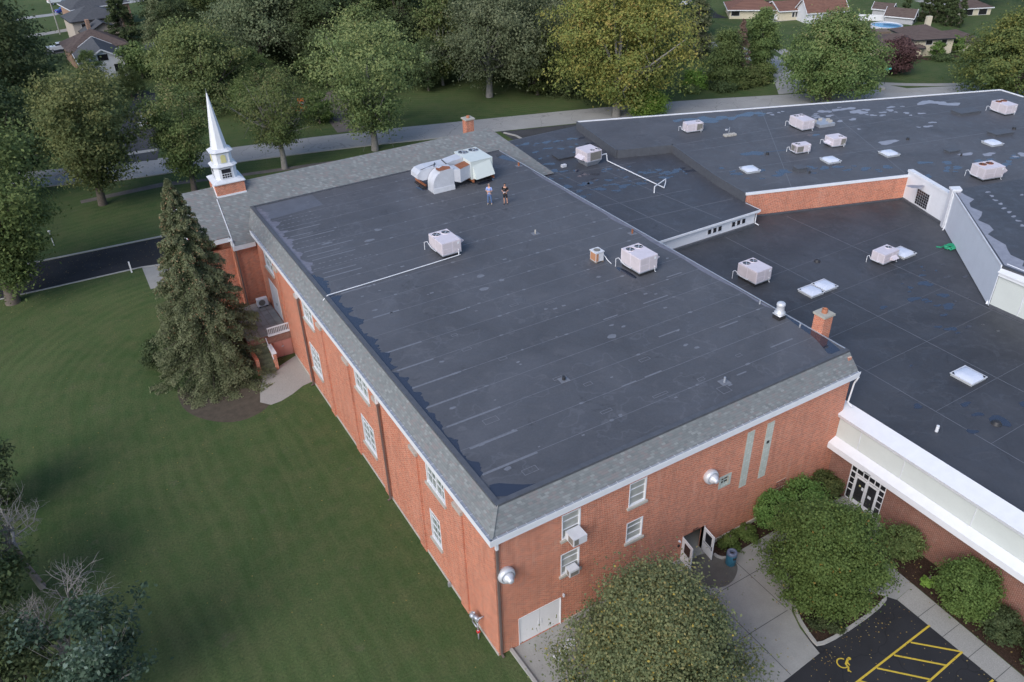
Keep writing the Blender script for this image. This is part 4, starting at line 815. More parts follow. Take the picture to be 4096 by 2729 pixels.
for q in ((18.1,18.3,35.2,37.9,9.865,10.05),(19.8,20.0,35.2,37.9,9.865,10.05),(14.0,14.4,36.5,38.2,9.865,9.99)): x=MB(); x.box(*q); x.build('sleeper','dark',t)
tag(MB().poly(smoothpoly([(13.6,37.3),(14.2,37.2),(14.5,36.4),(14.1,36.0),(13.7,36.4)],1),9.868).build('puddle','puddle'),'black puddle left of the ducts of the old air handler','puddle')
tag(MB().poly(smoothpoly([(18.4,35.0),(20.1,35.2),(20,34.75),(19,34.5),(18.3,34.6)],1),9.868).build('puddle','puddle'),'black puddle under the hood of the pale green air handler','puddle')
tag(MB().poly(smoothpoly([(19.2,16.2),(19.4,15.2),(19.35,14.15),(19.1,14.1),(18.95,15),(18.9,16)],1),9.868).build('puddle','puddle'),'black strip of water beside the unit near the small condenser','puddle')
# roof vents and pipes
t=thing('roof_vent','shiny round aluminium roof exhaust beside the near chimney','roof vent',(23.35,5.3,Z0))
x=MB(); x.box(23.08,23.62,5.02,5.58,9.86,10.15); x.build('curb','dark',t); x=MB(); x.box(23.05,23.65,4.99,5.61,10.15,10.19); x.lathe([(.30,0),(.34,.05),(.33,.14),(.24,.2),(.24,.55),(.27,.6),(.26,.72),(.2,.78),(0,.8)],(23.35,5.3,10.19),n=24); x.build('hood','alu',t,True)
def stackpipe(x_,y_,z_,h,r,mat,label,flange=True,group=None):
    t=thing('vent_pipe',label,'vent pipe',(x_,y_,z_),group)
    x=MB(); x.cyl((x_,y_,z_),(x_,y_,z_+h),r,n=10); x.build('pipe',mat,t)
    if flange: x=MB(); x.prism([(x_-.3,y_-.25),(x_+.28,y_-.28),(x_+.3,y_+.25),(x_-.27,y_+.27)],z_+.001,z_+.012); x.build('flashing','seam',t)
stackpipe(15.87,2.1,Z0,.34,.06,'galv','short vent pipe on a square patch near the right front of the gym roof')
stackpipe(8.6,7.05,Z0,.22,.10,'dark','dark stub vent on a patched square in the front half of the gym roof')
stackpipe(17.27,23.8,Z0,.30,.06,'stone','lone pale vent pipe in the middle of the gym roof')
stackpipe(23.3,19.8,Z0,.34,.07,'rust','rusty vent pipe near the right edge of the gym roof, above the two-fan unit')
stackpipe(23.5,36.5,Z0,.3,.09,'rust','rusty clay vent pipe at the far right corner of the gym roof')
stackpipe(23.6,7.15,Z0,.26,.05,'galv','thin vent pipe just beyond the shiny round exhaust',False)
stackpipe(23.6,3.85,Z0,.26,.05,'galv','thin vent pipe between the shiny exhaust and the near chimney',False)
stackpipe(26.9,-4.2,5.885,.42,.09,'plastic','fat white vent pipe standing alone on the low roof',False)
x=MB(); x.lathe([(.3,0),(.3,.03),(.22,.05),(.2,.16),(.12,.2),(0,.2)],(30.4,-5.6,5.885)); tag(x.build('roof_drain','dark',None,True),'dark round roof drain at the right edge of the low roof','roof drain')
x=MB(); x.lathe([(.26,0),(.26,.03),(.18,.05),(.17,.14),(.1,.18),(0,.18)],(37.6,14.1,5.885)); tag(x.build('roof_drain','dark',None,True),'dark round roof drain behind the twin skylights','roof drain')
tag(MB().poly(smoothpoly([(30.2,-5.1),(31.2,-5.0),(31.3,-5.7),(30.9,-6.3),(30.5,-5.9)],1),5.89).build('puddle','puddle'),'small puddle around the drain at the right edge of the low roof','puddle')
for (x_,y_,z_,r,lab) in ((46.9,23.8,8.1,.10,'small dark pipe stub beside the dark box vent on the far roof'),(47.3,29.4,8.1,.16,'dark drain stub beside the blue puddle on the far roof'),(61.7,24.6,8.1,.16,'dark drain stub beside the isolated white puddle on the far roof'),(61.9,18.9,8.1,.10,'small dark pipe stub beyond the tiny dark hatch'),(73.0,20.6,8.1,.2,'dark vent stub right of the long dark hatch')):
    x=MB(); x.cyl((x_,y_,z_),(x_,y_,z_+.22),r,r*.8,10); tag(x.build('vent_stub','dark'),lab,'vent')
def hatch(x_,y_,z_,w,d,h,lab,yaw=FY,mat='cap'):
    t=thing('roof_hatch',lab,'roof hatch',(x_,y_,z_)); x=MB(); x.obox((x_,y_,z_+h/2),(w,d,h),yaw); x.build('curb',mat,t); x=MB(); x.obox((x_,y_,z_+h+.03),(w+.1,d+.1,.06),yaw); x.build('lid',mat,t)
hatch(73.9,26.6,8.1,2.6,1.4,.22,'wide low dark hatch with wet lid left of the far corner unit')
hatch(70.5,20.5,8.1,2.2,1.1,.2,'wide low dark hatch behind the farthest skylight')
hatch(62.2,20.1,8.1,1.2,.7,.14,'small flat dark hatch between two skylights on the far roof')
hatch(46.6,24.7,8.1,.95,.8,.35,'dark box vent just behind the brick parapet')
hatch(32.0,41.8,7.35,2.0,1.5,.12,'flat dark platform left of the skirted unit on the middle roof',rad(-5),'mem2')
x=MB(); x.box(30.1,30.6,39.3,39.6,7.35,7.6); tag(x.build('block','white2'),'small pale block lying on the middle roof','block')
# skylights
def skylight(x_,y_,z_,s,lab,yaw=0,group='white dome skylights'):
    t=thing('skylight',lab,'skylight',(0,0,0),group); x=MB(); x.box(-s/2,s/2,-s/2,s/2,0,.16); x.build('curb','skyfr',t)
    x=MB(); x.box(-s/2-.05,s/2+.05,-s/2-.05,s/2+.05,.16,.2); x.build('frame','white2',t)
    x=MB(); n_=6; vs=[];h=s/2-.02
    for i in range(n_+1):
        for j in range(n_+1):
            u=-1+2*i/n_;v=-1+2*j/n_; vs.append((u*h,v*h,.2+.17*((1-u**4)*(1-v**4))**.6))
    x.add(vs,[(i*(n_+1)+j,(i+1)*(n_+1)+j,(i+1)*(n_+1)+j+1,i*(n_+1)+j+1) for i in range(n_) for j in range(n_)]); x.build('dome','dome',t,True)
    t.location=(x_,y_,z_); t.rotation_euler=(0,0,yaw)
for a in ((33.35,10.9,5.885,1.3,'nearer of the twin skylights on the low roof'),(34.85,10.95,5.885,1.3,'farther of the twin skylights on the low roof'),(44.2,11.3,5.885,1.45,'skylight touching the small single-fan unit on the low roof'),(33.2,-1.9,5.885,1.45,'lone large skylight nearest the camera on the low roof')): skylight(*a[:4],a[4])
for a in ((42.9,27.3,'leftmost skylight on the far roof, above the brick parapet'),(50.8,24.8,'second skylight from the left on the far roof'),(56.7,22.9,'third skylight from the left on the far roof'),(67.2,19.2,'rightmost skylight on the far roof')): skylight(a[0],a[1],8.105,1.35,a[2],FY)
# dish
t=thing('satellite_dish','white satellite dish tilted on a block-weighted frame','satellite dish',(48.2,35.8,8.1))
x=MB(); 
for i in range(4): x.obox((47.7+.33*i,35.6-.07*i,8.2),(.28,.5,.18),FY)
x.build('ballast','stone',t); x=MB(); x.cyl((48.3,35.75,8.2),(48.3,35.75,8.9),.035,n=8); x.cyl((48.3,35.75,8.8),(47.7,35.4,8.85),.02,n=6); x.build('mast','galv',t)
x=MB(); x.lathe([(0,0),(.2,.02),(.38,.08),(.46,.13),(.46,.11),(.38,.06),(.2,.0),(0,-.02)],(0,0,0),n=24); dd=x.build('reflector','white',t,True); dd.location=(48.35-48.2,35.75-35.8,.95); dd.rotation_euler=(rad(78),0,rad(-52)); dd.scale=(.75,1,1)
x=MB(); x.obox((47.5,35.35,8.9),(.22,.1,.12),0); x.build('receiver','white2',t)
t=thing('covered_pallet','sagging grey tarp over a platform weighted with pale blocks','pallet',(58.4,32.6,8.1))
x=MB(); x.obox((58.5,32.5,8.25),(1.9,1.5,.3),rad(-12)); x.build('tarp','galv',t)
for q in ((57.8,33.0),(59.1,32.1),(58.7,33.1),(59.3,32.6)): x=MB(); x.obox((q[0],q[1],8.5),(.35,.2,.2),rad(-12)); x.build('block','stone',t)
# hose heap
x=MB(); rr=random.Random(5); pts=[]
for i in range(60): a=i*.55; r_=.30+.14*math.sin(i*1.3)+rr.uniform(-.06,.06); pts.append((48.3+r_*1.3*math.cos(a),9.9+r_*math.sin(a),5.93+.1*abs(math.sin(i*2.1))))
pts+=[(47.7,10.3,5.93),(47.5,10.6,5.92)]
x.tube(pts,.045,5); tag(x.build('tangled_netting','green'),'tangled green netting lying by the long white metal wall','netting')
# puddles scattered on the roofs (uncountable)
rr=random.Random(11)
def inside(p,P):
    c_=False
    for i in range(len(P)):
        a,b_=P[i],P[i-1]
        if (a[1]>p[1])!=(b_[1]>p[1]) and p[0]<(b_[0]-a[0])*(p[1]-a[1])/(b_[1]-a[1])+a[0]: c_=not c_
    return c_
pm=MB()
def pud(mb,x_,y_,z_,r,n=14,el=1.6,yaw=-.2):
    ph=[rr.uniform(0,6.28) for _ in range(3)]; q=[]
    for i in range(n):
        a=2*PI*i/n; k=r*(1+.28*math.sin(2*a+ph[0])+.18*math.sin(3*a+ph[1])+.1*math.sin(5*a+ph[2])); u=k*el*math.cos(a);v=k*math.sin(a)
        q.append((x_+u*math.cos(yaw)-v*math.sin(yaw),y_+u*math.sin(yaw)+v*math.cos(yaw)))
    mb.poly(q,z_)
rows=[((28.5,47.5),(36.8,45.5)),((28.4,45.5),(36.5,43.5)),((28.3,43.5),(34,41.8)),((27.8,41.4),(31,40.2)),((27.3,39.5),(31.5,38.2)),((27.5,37.5),(36,35.5)),((27,35.8),(38.5,32.6)),((27,34.2),(38,31.2)),((30,32.5),(34,31.5)),((26,33),(29.5,31.8)),((35,34.6),(41,31.8)),((36,33.4),(40.5,30.8))]
zz=7.3495
for a,b_ in rows:
    L=math.dist(a,b_); t=0
    while t<L:
        x_=a[0]+(b_[0]-a[0])*t/L; y_=a[1]+(b_[1]-a[1])*t/L; pud(pm,x_,y_+rr.uniform(-.5,.5),zz+.0001*rr.randint(1,30),rr.choice((.12,.18,.25,.34))); t+=rr.uniform(.5,1.3)
tag(pm.build('puddles','puddle'),'scattered small rain puddles on the middle wing roof','puddles',kind='stuff')
pm=MB(); sm_=MB()
def scat(mb,n,x0,y0,x1,y1,wd,rs,P,z_):
    for _ in range(n):
        t=rr.random(); x_=x0+(x1-x0)*t+rr.gauss(0,wd*.4); y_=y0+(y1-y0)*t+rr.gauss(0,wd)
        rad_=max(rs)*2.4
        if all(inside((x_+rad_*math.cos(k*PI/3),y_+rad_*math.sin(k*PI/3)),P) for k in range(6)): pud(mb,x_,y_,z_+.0001*rr.randint(1,40),rr.choice(rs))
scat(pm,26,47,42.3,56,38.8,.6,(.2,.3,.45,.6),farP,8.104); scat(pm,26,40.5,27.5,52,22.6,.7,(.15,.2,.35),farP,8.104); scat(pm,40,52,18.5,66,15.5,1.2,(.15,.25,.35),farP,8.104)
pud(pm,46.4,30.4,8.1045,.62); pm.bar((46.8,30.3,8.1043),(50,29.2,8.1043),.12,.003); pud(pm,55.2,30.8,8.1045,.35)
for p in ((59.5,25.2,.6),(52,16.5,.4)): pud(sm_,*p[:2],8.1055,p[2])
scat(sm_,42,53,41,76,31.6,1.3,(.2,.3,.45,.6),farP,8.105); scat(sm_,30,58,36,70,28,2,(.15,.25,.3),farP,8.105); scat(sm_,14,62,18,80,12,1.5,(.2,.4),farP,8.105)  # far-roof puddles, their sky reflection put in as pale colour
tag(pm.build('puddles','puddle'),'scattered blue rain puddles on the far wing roof','puddles',kind='stuff')
# west-edge silt of right wing and footprints
prev=[]
A=Vector((51.5,12.75));B=Vector((42.5,2.75)); d=(B-A); n_=Vector((d.y,-d.x)).normalized()*-1
edge=[tuple(A+d*t+n_*.12) for t in (0,.5,1)]
inner=[]
for i in range(17):
    t=1-i/16; inner.append(tuple(A+d*t+n_*(.75+.4*math.sin(i*1.9)+(.5 if i<4 else 0))))
sm_.poly(edge+[(42.9,-3)]+[(44.1,-2.8),(43.8,0)]+inner,9.1245)
for i in range(17): 
    t=i/16; p=A+d*t*.95+n_*(2.6+1.6*t); pud(sm_,p.x+rr.uniform(-.1,.1),p.y,9.1246,.17,8,1.3)
    if i%2: pud(sm_,p.x+2.2,p.y-1.2,9.1246,.13,8,1.3)
    if i%3==0: pud(sm_,p.x+4.2,p.y-1.6,9.1246,.15,8,1.3)
tag(sm_.build('silt_and_glare_patches','silt_glare'),'pale painted sky reflection on far roof puddles, with dried silt and drips on the right roof','silt',kind='stuff')
pm=MB()
lowP=[(25,-20),(25,21),(38,21),(50,18),(50,12),(42,2),(42,-20)]
scat(pm,30,38,2,45,8,3,(.07,.1,.16),lowP,5.887); scat(pm,12,28,2,34,-12,2,(.08,.12,.2),lowP,5.887)
for p in ((41.5,7.2,.35),(41,5.4,.25),(40,4.2,.35),(38.8,6.2,.3),(37.4,2.2,.25),(36,6.6,.2),(28.6,-5.3,.2)): pud(pm,*p[:2],5.8875,p[2])
tag(pm.build('puddles','puddle'),'scattered deep blue spots of water on the low office roof','puddles',kind='stuff')
# ================= WALL FIXTURES =================
def wallfan(x_,z_,lab,sz=1):
    t=thing('exhaust_fan',lab,'exhaust fan',(x_,0,z_),'spun aluminium wall fans')
    a=MB(); a.lathe([(.40,.0),(.44,.10),(.45,.2),(.40,.34),(.33,.36),(.30,.30)],(x_,0,z_),'y',28); a.build('shroud','alu',t,True)
    a=MB(); a.lathe([(.33,.24),(.0,.24)],(x_,0,z_),'y',24); a.build('gap','dark',t)
    a=MB(); a.lathe([(.28,.26),(.29,.38),(.26,.5),(.15,.58),(.14,.66),(.10,.69),(0,.69)],(x_,0,z_),'y',28); a.build('motor_dome','alu',t,True)
    a=MB(); a.lathe([(.0,.75),(.0,.75)],(x_,0,z_),'y',3)
    return t
wallfan(.52,5.95,'round aluminium wall fan beside the downpipe at the near brick corner')
wallfan(13.4,5.9,'round aluminium wall fan beside the small louvred window')
def winac(x_,z_,w,h,d,lab):
    t=thing('window_air_conditioner',lab,'air conditioner',(x_,-.1,z_),'window air conditioners'); a=MB(); a.box(x_-w/2,x_+w/2,-d,-.02,z_,z_+h); a.build('case','white2',t)
    a=MB(); a.box(x_-w/2+.05,x_-w/2+.3,-d-.008,-d,z_+.06,z_+h-.06) if w>.6 else a.box(x_-w/2+.05,x_+w/2-.05,-d-.008,-d,z_+.05,z_+h-.12); a.box(x_-w/2-.008,x_-w/2,-d+.06,-d*.4,z_+.06,z_+h-.05); a.build('grille','coil',t)
winac(4.38,6.35,.8,.48,.75,'large white air conditioner jutting from the upper window near the corner'); winac(4.3,3.85,.58,.42,.45,'small white air conditioner in the lower window near the corner')
t=thing('gas_meter','grey gas meter with pipes and a red tag at the near brick corner','gas meter',(-.35,1.7,0))
a=MB(); a.lathe([(0,0),(.16,.02),(.17,.12),(.1,.2),(0,.22)],(-.38,2.05,1.15),n=12); a.obox((-.32,1.75,1.3),(.22,.3,.26),.2); a.build('meter_body','galv',t,True)
a=MB(); a.tube([(0,1.5,1.5),(-.3,1.5,1.5),(-.35,1.6,1.1),(-.36,1.55,.6),(-.4,1.45,.0)],.045,8); a.tube([(-.38,2.05,1.2),(-.38,2.1,.7),(-.36,1.7,.65)],.04,8); a.tube([(-.38,2.1,1.45),(-.3,1.9,1.55)],.05,8); a.build('pipes','galv',t,True)
a=MB(); a.obox((-.37,1.52,.5),(.16,.16,.1),0); a.build('tag','red',t)
a=MB(); a.box(-.2,-.06,5.3,5.42,0,.3); tag(a.build('utility_stub','galv'),'short grey pipe stub at the foot of the long brick wall','pipe stub')
# bin
t=thing('litter_bin','round teal litter bin with bluish lid beside the gym doors','litter bin',(14.3,-1.72,.012))
a=MB(); a.lathe([(.0,0),(.27,0),(.29,.04),(.29,.80),(.27,.82)],(14.3,-1.72,.012),n=28); a.build('body','teal',t,True)
a=MB(); a.lathe([(.30,.80),(.30,.90),(.26,.97),(.15,.98),(.14,.93),(.14,.7)],(14.3,-1.72,.012),n=28); a.build('lid','bintop',t,True)
a=MB(); a.lathe([(.139,.80),(0,.80)],(14.3,-1.72,.012),n=20); a.build('opening','dark',t); a=MB(); a.prismy([(14.17,.58),(14.37,.54),(14.38,.70),(14.16,.72)],-2.02,-1.96); a.build('slot','dark',t)
for q,r_,l in (((15.9,-7.9),0.14,0),): pass
for i,(x_,y_) in enumerate(((12.55,-7.95),(10.9,-7.1))):
    a=MB(); a.cyl((x_,y_,.011),(x_,y_,.018),.15,n=20); tag(a.build('drain_cover','walk'),('round cover in the forecourt nearer the parking lot','round cover in the forecourt half under the big round tree')[i],'drain cover')
# white marker post, lamps
a=MB(); a.bar((-8.93,55.77,.0),(-8.93,55.77,1.15),.13,.13); tag(a.build('marker_post','white'),'white post leaning at the edge of the black driveway','post')
t=thing('lawn_lamp','slim white lamp post on the side lawn beside the big left tree','lamp post',(-14.8,66.67,0)); a=MB(); a.cyl((-14.8,66.67,0),(-14.8,66.67,1.55),.045,n=8); a.build('pole','white2',t); a=MB(); a.lathe([(.05,0),(.14,.1),(.16,.2),(0,.26)],(-14.8,66.67,1.5),n=10); a.build('lamp_head','white',t)
a=MB(); a.bar((22.45,-9.9,0),(22.6,-9.9,.75),.09,.09); tag(a.build('bed_marker','white'),'short white post in the bark bed below the big round bush','post')
# plank & things on court
a=MB(); a.obox((3.1,-1.5,.05),(1.5,.5,.08),rad(20)); tag(a.build('loose_board','white2'),'pale flat board on the concrete by the white double doors','board')
# ================= PEOPLE =================
def skin_body(name,joints,edges,mat,parent,sub=2,root=0):
    me=bpy.data.meshes.new(name); me.from_pydata([j[0] for j in joints],edges,[]); o=bpy.data.objects.new(name,me); COL.objects.link(o); o.parent=parent
    sk_=o.modifiers.new('skin','SKIN'); lay=me.skin_vertices[0].data if me.skin_vertices else None
    if lay is None:
        bpy.context.view_layer.objects.active=o; o.select_set(True); bpy.ops.object.modifier_remove(modifier='skin'); o.modifiers.new('skin','SKIN'); lay=me.skin_vertices[0].data
    for i,j in enumerate(joints):
        r=j[1]; lay[i].radius=(r,r) if not isinstance(r,tuple) else r; lay[i].use_root=(i==root)
    s_=o.modifiers.new('sub','SUBSURF'); s_.levels=sub; s_.render_levels=sub
    dg=bpy.context.evaluated_depsgraph_get(); m2=bpy.data.meshes.new_from_object(o.evaluated_get(dg)); o.modifiers.clear(); o.data=m2
    m2.materials.clear(); m2.materials.append(M[mat] if isinstance(mat,str) else mat); m2.shade_smooth(); return o
M['skin']=plain('skin_tone',(.50,.27,.19),.55,.06,8); M['skin2']=plain('light_skin',(.56,.33,.25),.55,.06,8)
M['denim']=plain('blue_denim',(.09,.15,.29),.85,.25,9); M['shirtb']=plain('light_blue_shirt',(.30,.40,.72),.8,.08,7)
m,n,b=newmat('black_print_shirt',.85,.2); v=N(n,'ShaderNodeTexVoronoi'); v.inputs['Scale'].default_value=11; n.links.new(opos(n),v.inputs['Vector'])
n.links.new(ramp(n,v.outputs['Distance'],[(0,(.45,.42,.36)),(.16,(.40,.36,.30)),(.22,(.02,.02,.023))]),b.inputs['Base Color']); M['shirtk']=m
M['blackcl']=plain('black_cloth',(.018,.018,.022),.85,.2,8); M['shoe']=plain('khaki_shoe',(.30,.28,.22),.8,.15,8); M['hairg']=plain('grey_hair',(.32,.27,.23),.8,.2,20); M['hairk']=plain('black_hair',(.012,.01,.01),.7,.2,20)
def person(label,x,y,yaw,arms,shirt,legs_m,shorts,hair,skin,shoe,scale,headpitch=0,beard=False):
    t=thing('person',label,'person',(0,0,0))
    hp=headpitch
    J=[((0,0,.96),(.14,.105)),((0,0,1.12),(.135,.10)),((0,0,1.30),(.155,.105)),((0,0,1.42),(.12,.085)),((0,.005,1.50),.055),((0,-.01-hp*.02,1.56),.058),((0,-.03-hp*.04,1.64),(.078,.088)),((0,-.035-hp*.05,1.72),(.072,.082))]
    Ed=[(0,1),(1,2),(2,3),(3,4),(4,5),(5,6),(6,7)]
    def add(p,r,prev): J.append((p,r)); Ed.append((prev,len(J)-1)); return len(J)-1
    for s_,lg in ((-1,legs_m[0]),(1,legs_m[1])):
        a=add((s_*.09,0,.90),.095,0); k=add((s_*.10+lg[0]*.5,lg[1]*.5-.01,.50),.062,a); q=add((s_*.10+lg[0],lg[1],.12),.042,k); q=add((s_*.10+lg[0],lg[1]-.02,.05),.045,q); add((s_*.12+lg[0],lg[1]-.17,.03),.035,q)
    hands=[]
    for s_,ar in ((-1,arms[0]),(1,arms[1])):
        a=add((s_*.165,0,1.41),.062,3); e=add(ar[0],.045,a); w_=add(ar[1],.030,e); h=add(ar[2],(.042,.022),w_); hands.append((Vector(ar[1]),Vector(ar[2])))
        d=(Vector(ar[2])-Vector(ar[1])).normalized(); side=d.cross(Vector((0,0,1))).normalized() if abs(d.z)<.9 else Vector((1,0,0))
        for i,(o_,L) in enumerate(((-.028,.060),(-.010,.072),(.009,.068),(.027,.052))):
            f0=add(tuple(Vector(ar[2])+side*o_+d*.035),.010,h); f1=add(tuple(Vector(ar[2])+side*o_+d*(.035+L*.6)+Vector((0,0,-.012))),.009,f0); add(tuple(Vector(ar[2])+side*o_*.9+d*(.035+L*.85)+Vector((0,0,-.034))),.008,f1)
        th=add(tuple((Vector(ar[1])*.4+Vector(ar[2])*.6)+side*-s_*.045),.011,h); add(tuple(Vector(ar[2])+side*-s_*.058+d*.03+Vector((0,0,-.01))),.009,th)
    body=skin_body('body',J,Ed,skin,t)
    # face
    hz=1.665;hy=-.03-hp*.045
    f=MB()
    for s_ in (-1,1): f.lathe([(0,-.012),(.012,-.004),(.012,.004),(0,.012)],(s_*.03,hy-.083,hz+.005),'y',8)
    f.build('eyes','blackcl',t,True)
    f=MB(); f.add([(-.014,hy-.08,hz-.035),(.014,hy-.08,hz-.035),(0,hy-.108,hz-.032),(0,hy-.082,hz+.012)],[(0,1,2),(0,2,3),(1,3,2)]); f.build('nose',skin,t)
    f=MB(); f.box(-.025,.025,hy-.088,hy-.078,hz-.062,hz-.054); f.build('mouth','red2',t)
    f=MB()
    for s_ in (-1,1): f.lathe([(0,-.012),(.022,-.006),(.024,.006),(0,.01)],(s_*.082,hy-.0,hz-.01),'x',8)
    f.build('ears',skin,t,True)
    f=MB(); vs=[];fs=[]; n1,n2=12,7
    for i in range(n1):
        for j in range(n2):
            a=2*PI*i/n1; front=max(0,-math.sin(a)); ph=(PI/2)*(j/(n2-1))*(1.25-.75*front); vs.append((.088*math.sin(ph)*math.cos(a),hy+.01+.098*math.sin(ph)*math.sin(a),hz+.02+.095*math.cos(ph)))
    fs=[(i*n2+j,((i+1)%n1)*n2+j,((i+1)%n1)*n2+j+1,i*n2+j+1) for i in range(n1) for j in range(n2-1)]
    f.add(vs,fs); f.build('hair',hair,t,True)
    # clothes
    JS=[((0,0,.86),(.165,.125)),((0,0,1.0),(.158,.122)),((0,0,1.14),(.152,.118)),((0,0,1.30),(.172,.122)),((0,0,1.42),(.135,.10)),((0,.003,1.475),(.066,.062))]; ES=[(0,1),(1,2),(2,3),(3,4),(4,5)]
    for s_,ar in ((-1,arms[0]),(1,arms[1])):
        JS.append(((s_*.17,0,1.405),.074)); ES.append((4,len(JS)-1)); p=Vector((s_*.17,0,1.405)).lerp(Vector(ar[0]),.85); JS.append((tuple(p),.066)); ES.append((len(JS)-2,len(JS)-1))
    skin_body('shirt',JS,ES,shirt,t,root=2)
    JT=[((0,0,.95),(.150,.115)),((0,0,.86),(.15,.115))]; ET=[(0,1)]
    for s_,lg in ((-1,legs_m[0]),(1,legs_m[1])):
        JT.append(((s_*.095,0,.78),.105)); ET.append((1,len(JT)-1)); JT.append(((s_*.10+lg[0]*.5,lg[1]*.5-.01,.50),.085 if shorts else .075)); ET.append((len(JT)-2,len(JT)-1))
        if not shorts: JT.append(((s_*.10+lg[0],lg[1],.08),.062)); ET.append((len(JT)-2,len(JT)-1))
    skin_body('shorts' if shorts else 'jeans',JT,ET,'blackcl' if shorts else 'denim',t)
    for s_,lg in ((-1,legs_m[0]),(1,legs_m[1])):
        X=s_*.10+lg[0];Y=lg[1]
        skin_body('shoe',[((X,Y+.03,.045),(.047,.045)),((X+s_*.01,Y-.08,.042),(.05,.04)),((X+s_*.02,Y-.19,.034),(.045,.03))],[(0,1),(1,2)],shoe,t,root=0)
    t.location=(x,y,Z0-.003); t.rotation_euler=(0,0,yaw); t.scale=(scale,)*3; return t
fa=rad(-38)
p1=person('man in light blue shirt and jeans standing with folded arms on the roof',17.12,30.52,fa,[((-.25,-.03,1.16),(-.02,-.21,1.19),(.09,-.20,1.21)),((.25,-.03,1.15),(.03,-.25,1.14),(-.09,-.23,1.16))],'shirtb',[(-.02,0),(.08,0)],False,'hairg','skin2','shoe',1.0)
p2=person('man in black patterned shirt and shorts looking down at a handheld controller on the roof',18.22,29.87,fa,[((-.25,.02,1.14),(-.11,-.24,1.12),(-.065,-.30,1.13)),((.25,.02,1.14),(.11,-.24,1.12),(.065,-.30,1.13))],'shirtk',[(.02,-.02),(.06,.04)],True,'hairk','skin','blackcl',1.0,1.0)
a=MB(); a.box(-.085,.085,-.37,-.29,1.12,1.15); rc=a.build('remote_controller','white2'); rc.location=p2.location; rc.rotation_euler=p2.rotation_euler; tag(rc,'small pale controller held by the man in the black shirt','controller')
# ================= TREES =================
def leafmesh(name,pts,nrm,size,tint,asp=.6,seed=0,jit=.9):
    rg=np.random.default_rng(seed); n_=len(pts)
    nr=nrm+rg.normal(0,jit,(n_,3)); nr/=np.linalg.norm(nr,axis=1)[:,None]+1e-9
    r=rg.normal(0,1,(n_,3)); u=np.cross(nr,r); u/=np.linalg.norm(u,axis=1)[:,None]+1e-9; v=np.cross(nr,u)
    s=(size*rg.uniform(.6,1.35,n_))[:,None] if np.isscalar(size) else (size)[:,None]
    u=u*s*.5; v=v*s*.5*asp
    V=np.stack([pts-u,pts-v*1.0+u*.1,pts+u,pts+v*1.0+u*.1],1).reshape(-1,3)
    me=bpy.data.meshes.new(name); me.vertices.add(4*n_); me.vertices.foreach_set('co',V.astype(np.float32).ravel())
    me.loops.add(4*n_); me.loops.foreach_set('vertex_index',np.arange(4*n_,dtype=np.int32)); me.polygons.add(n_)
    me.polygons.foreach_set('loop_start',np.arange(0,4*n_,4,dtype=np.int32)); me.polygons.foreach_set('loop_total',np.full(n_,4,dtype=np.int32))
    me.update(calc_edges=True); at=me.attributes.new('tint','FLOAT','POINT'); at.data.foreach_set('value',np.repeat(np.clip(tint,0,1),4).astype(np.float32)); return me
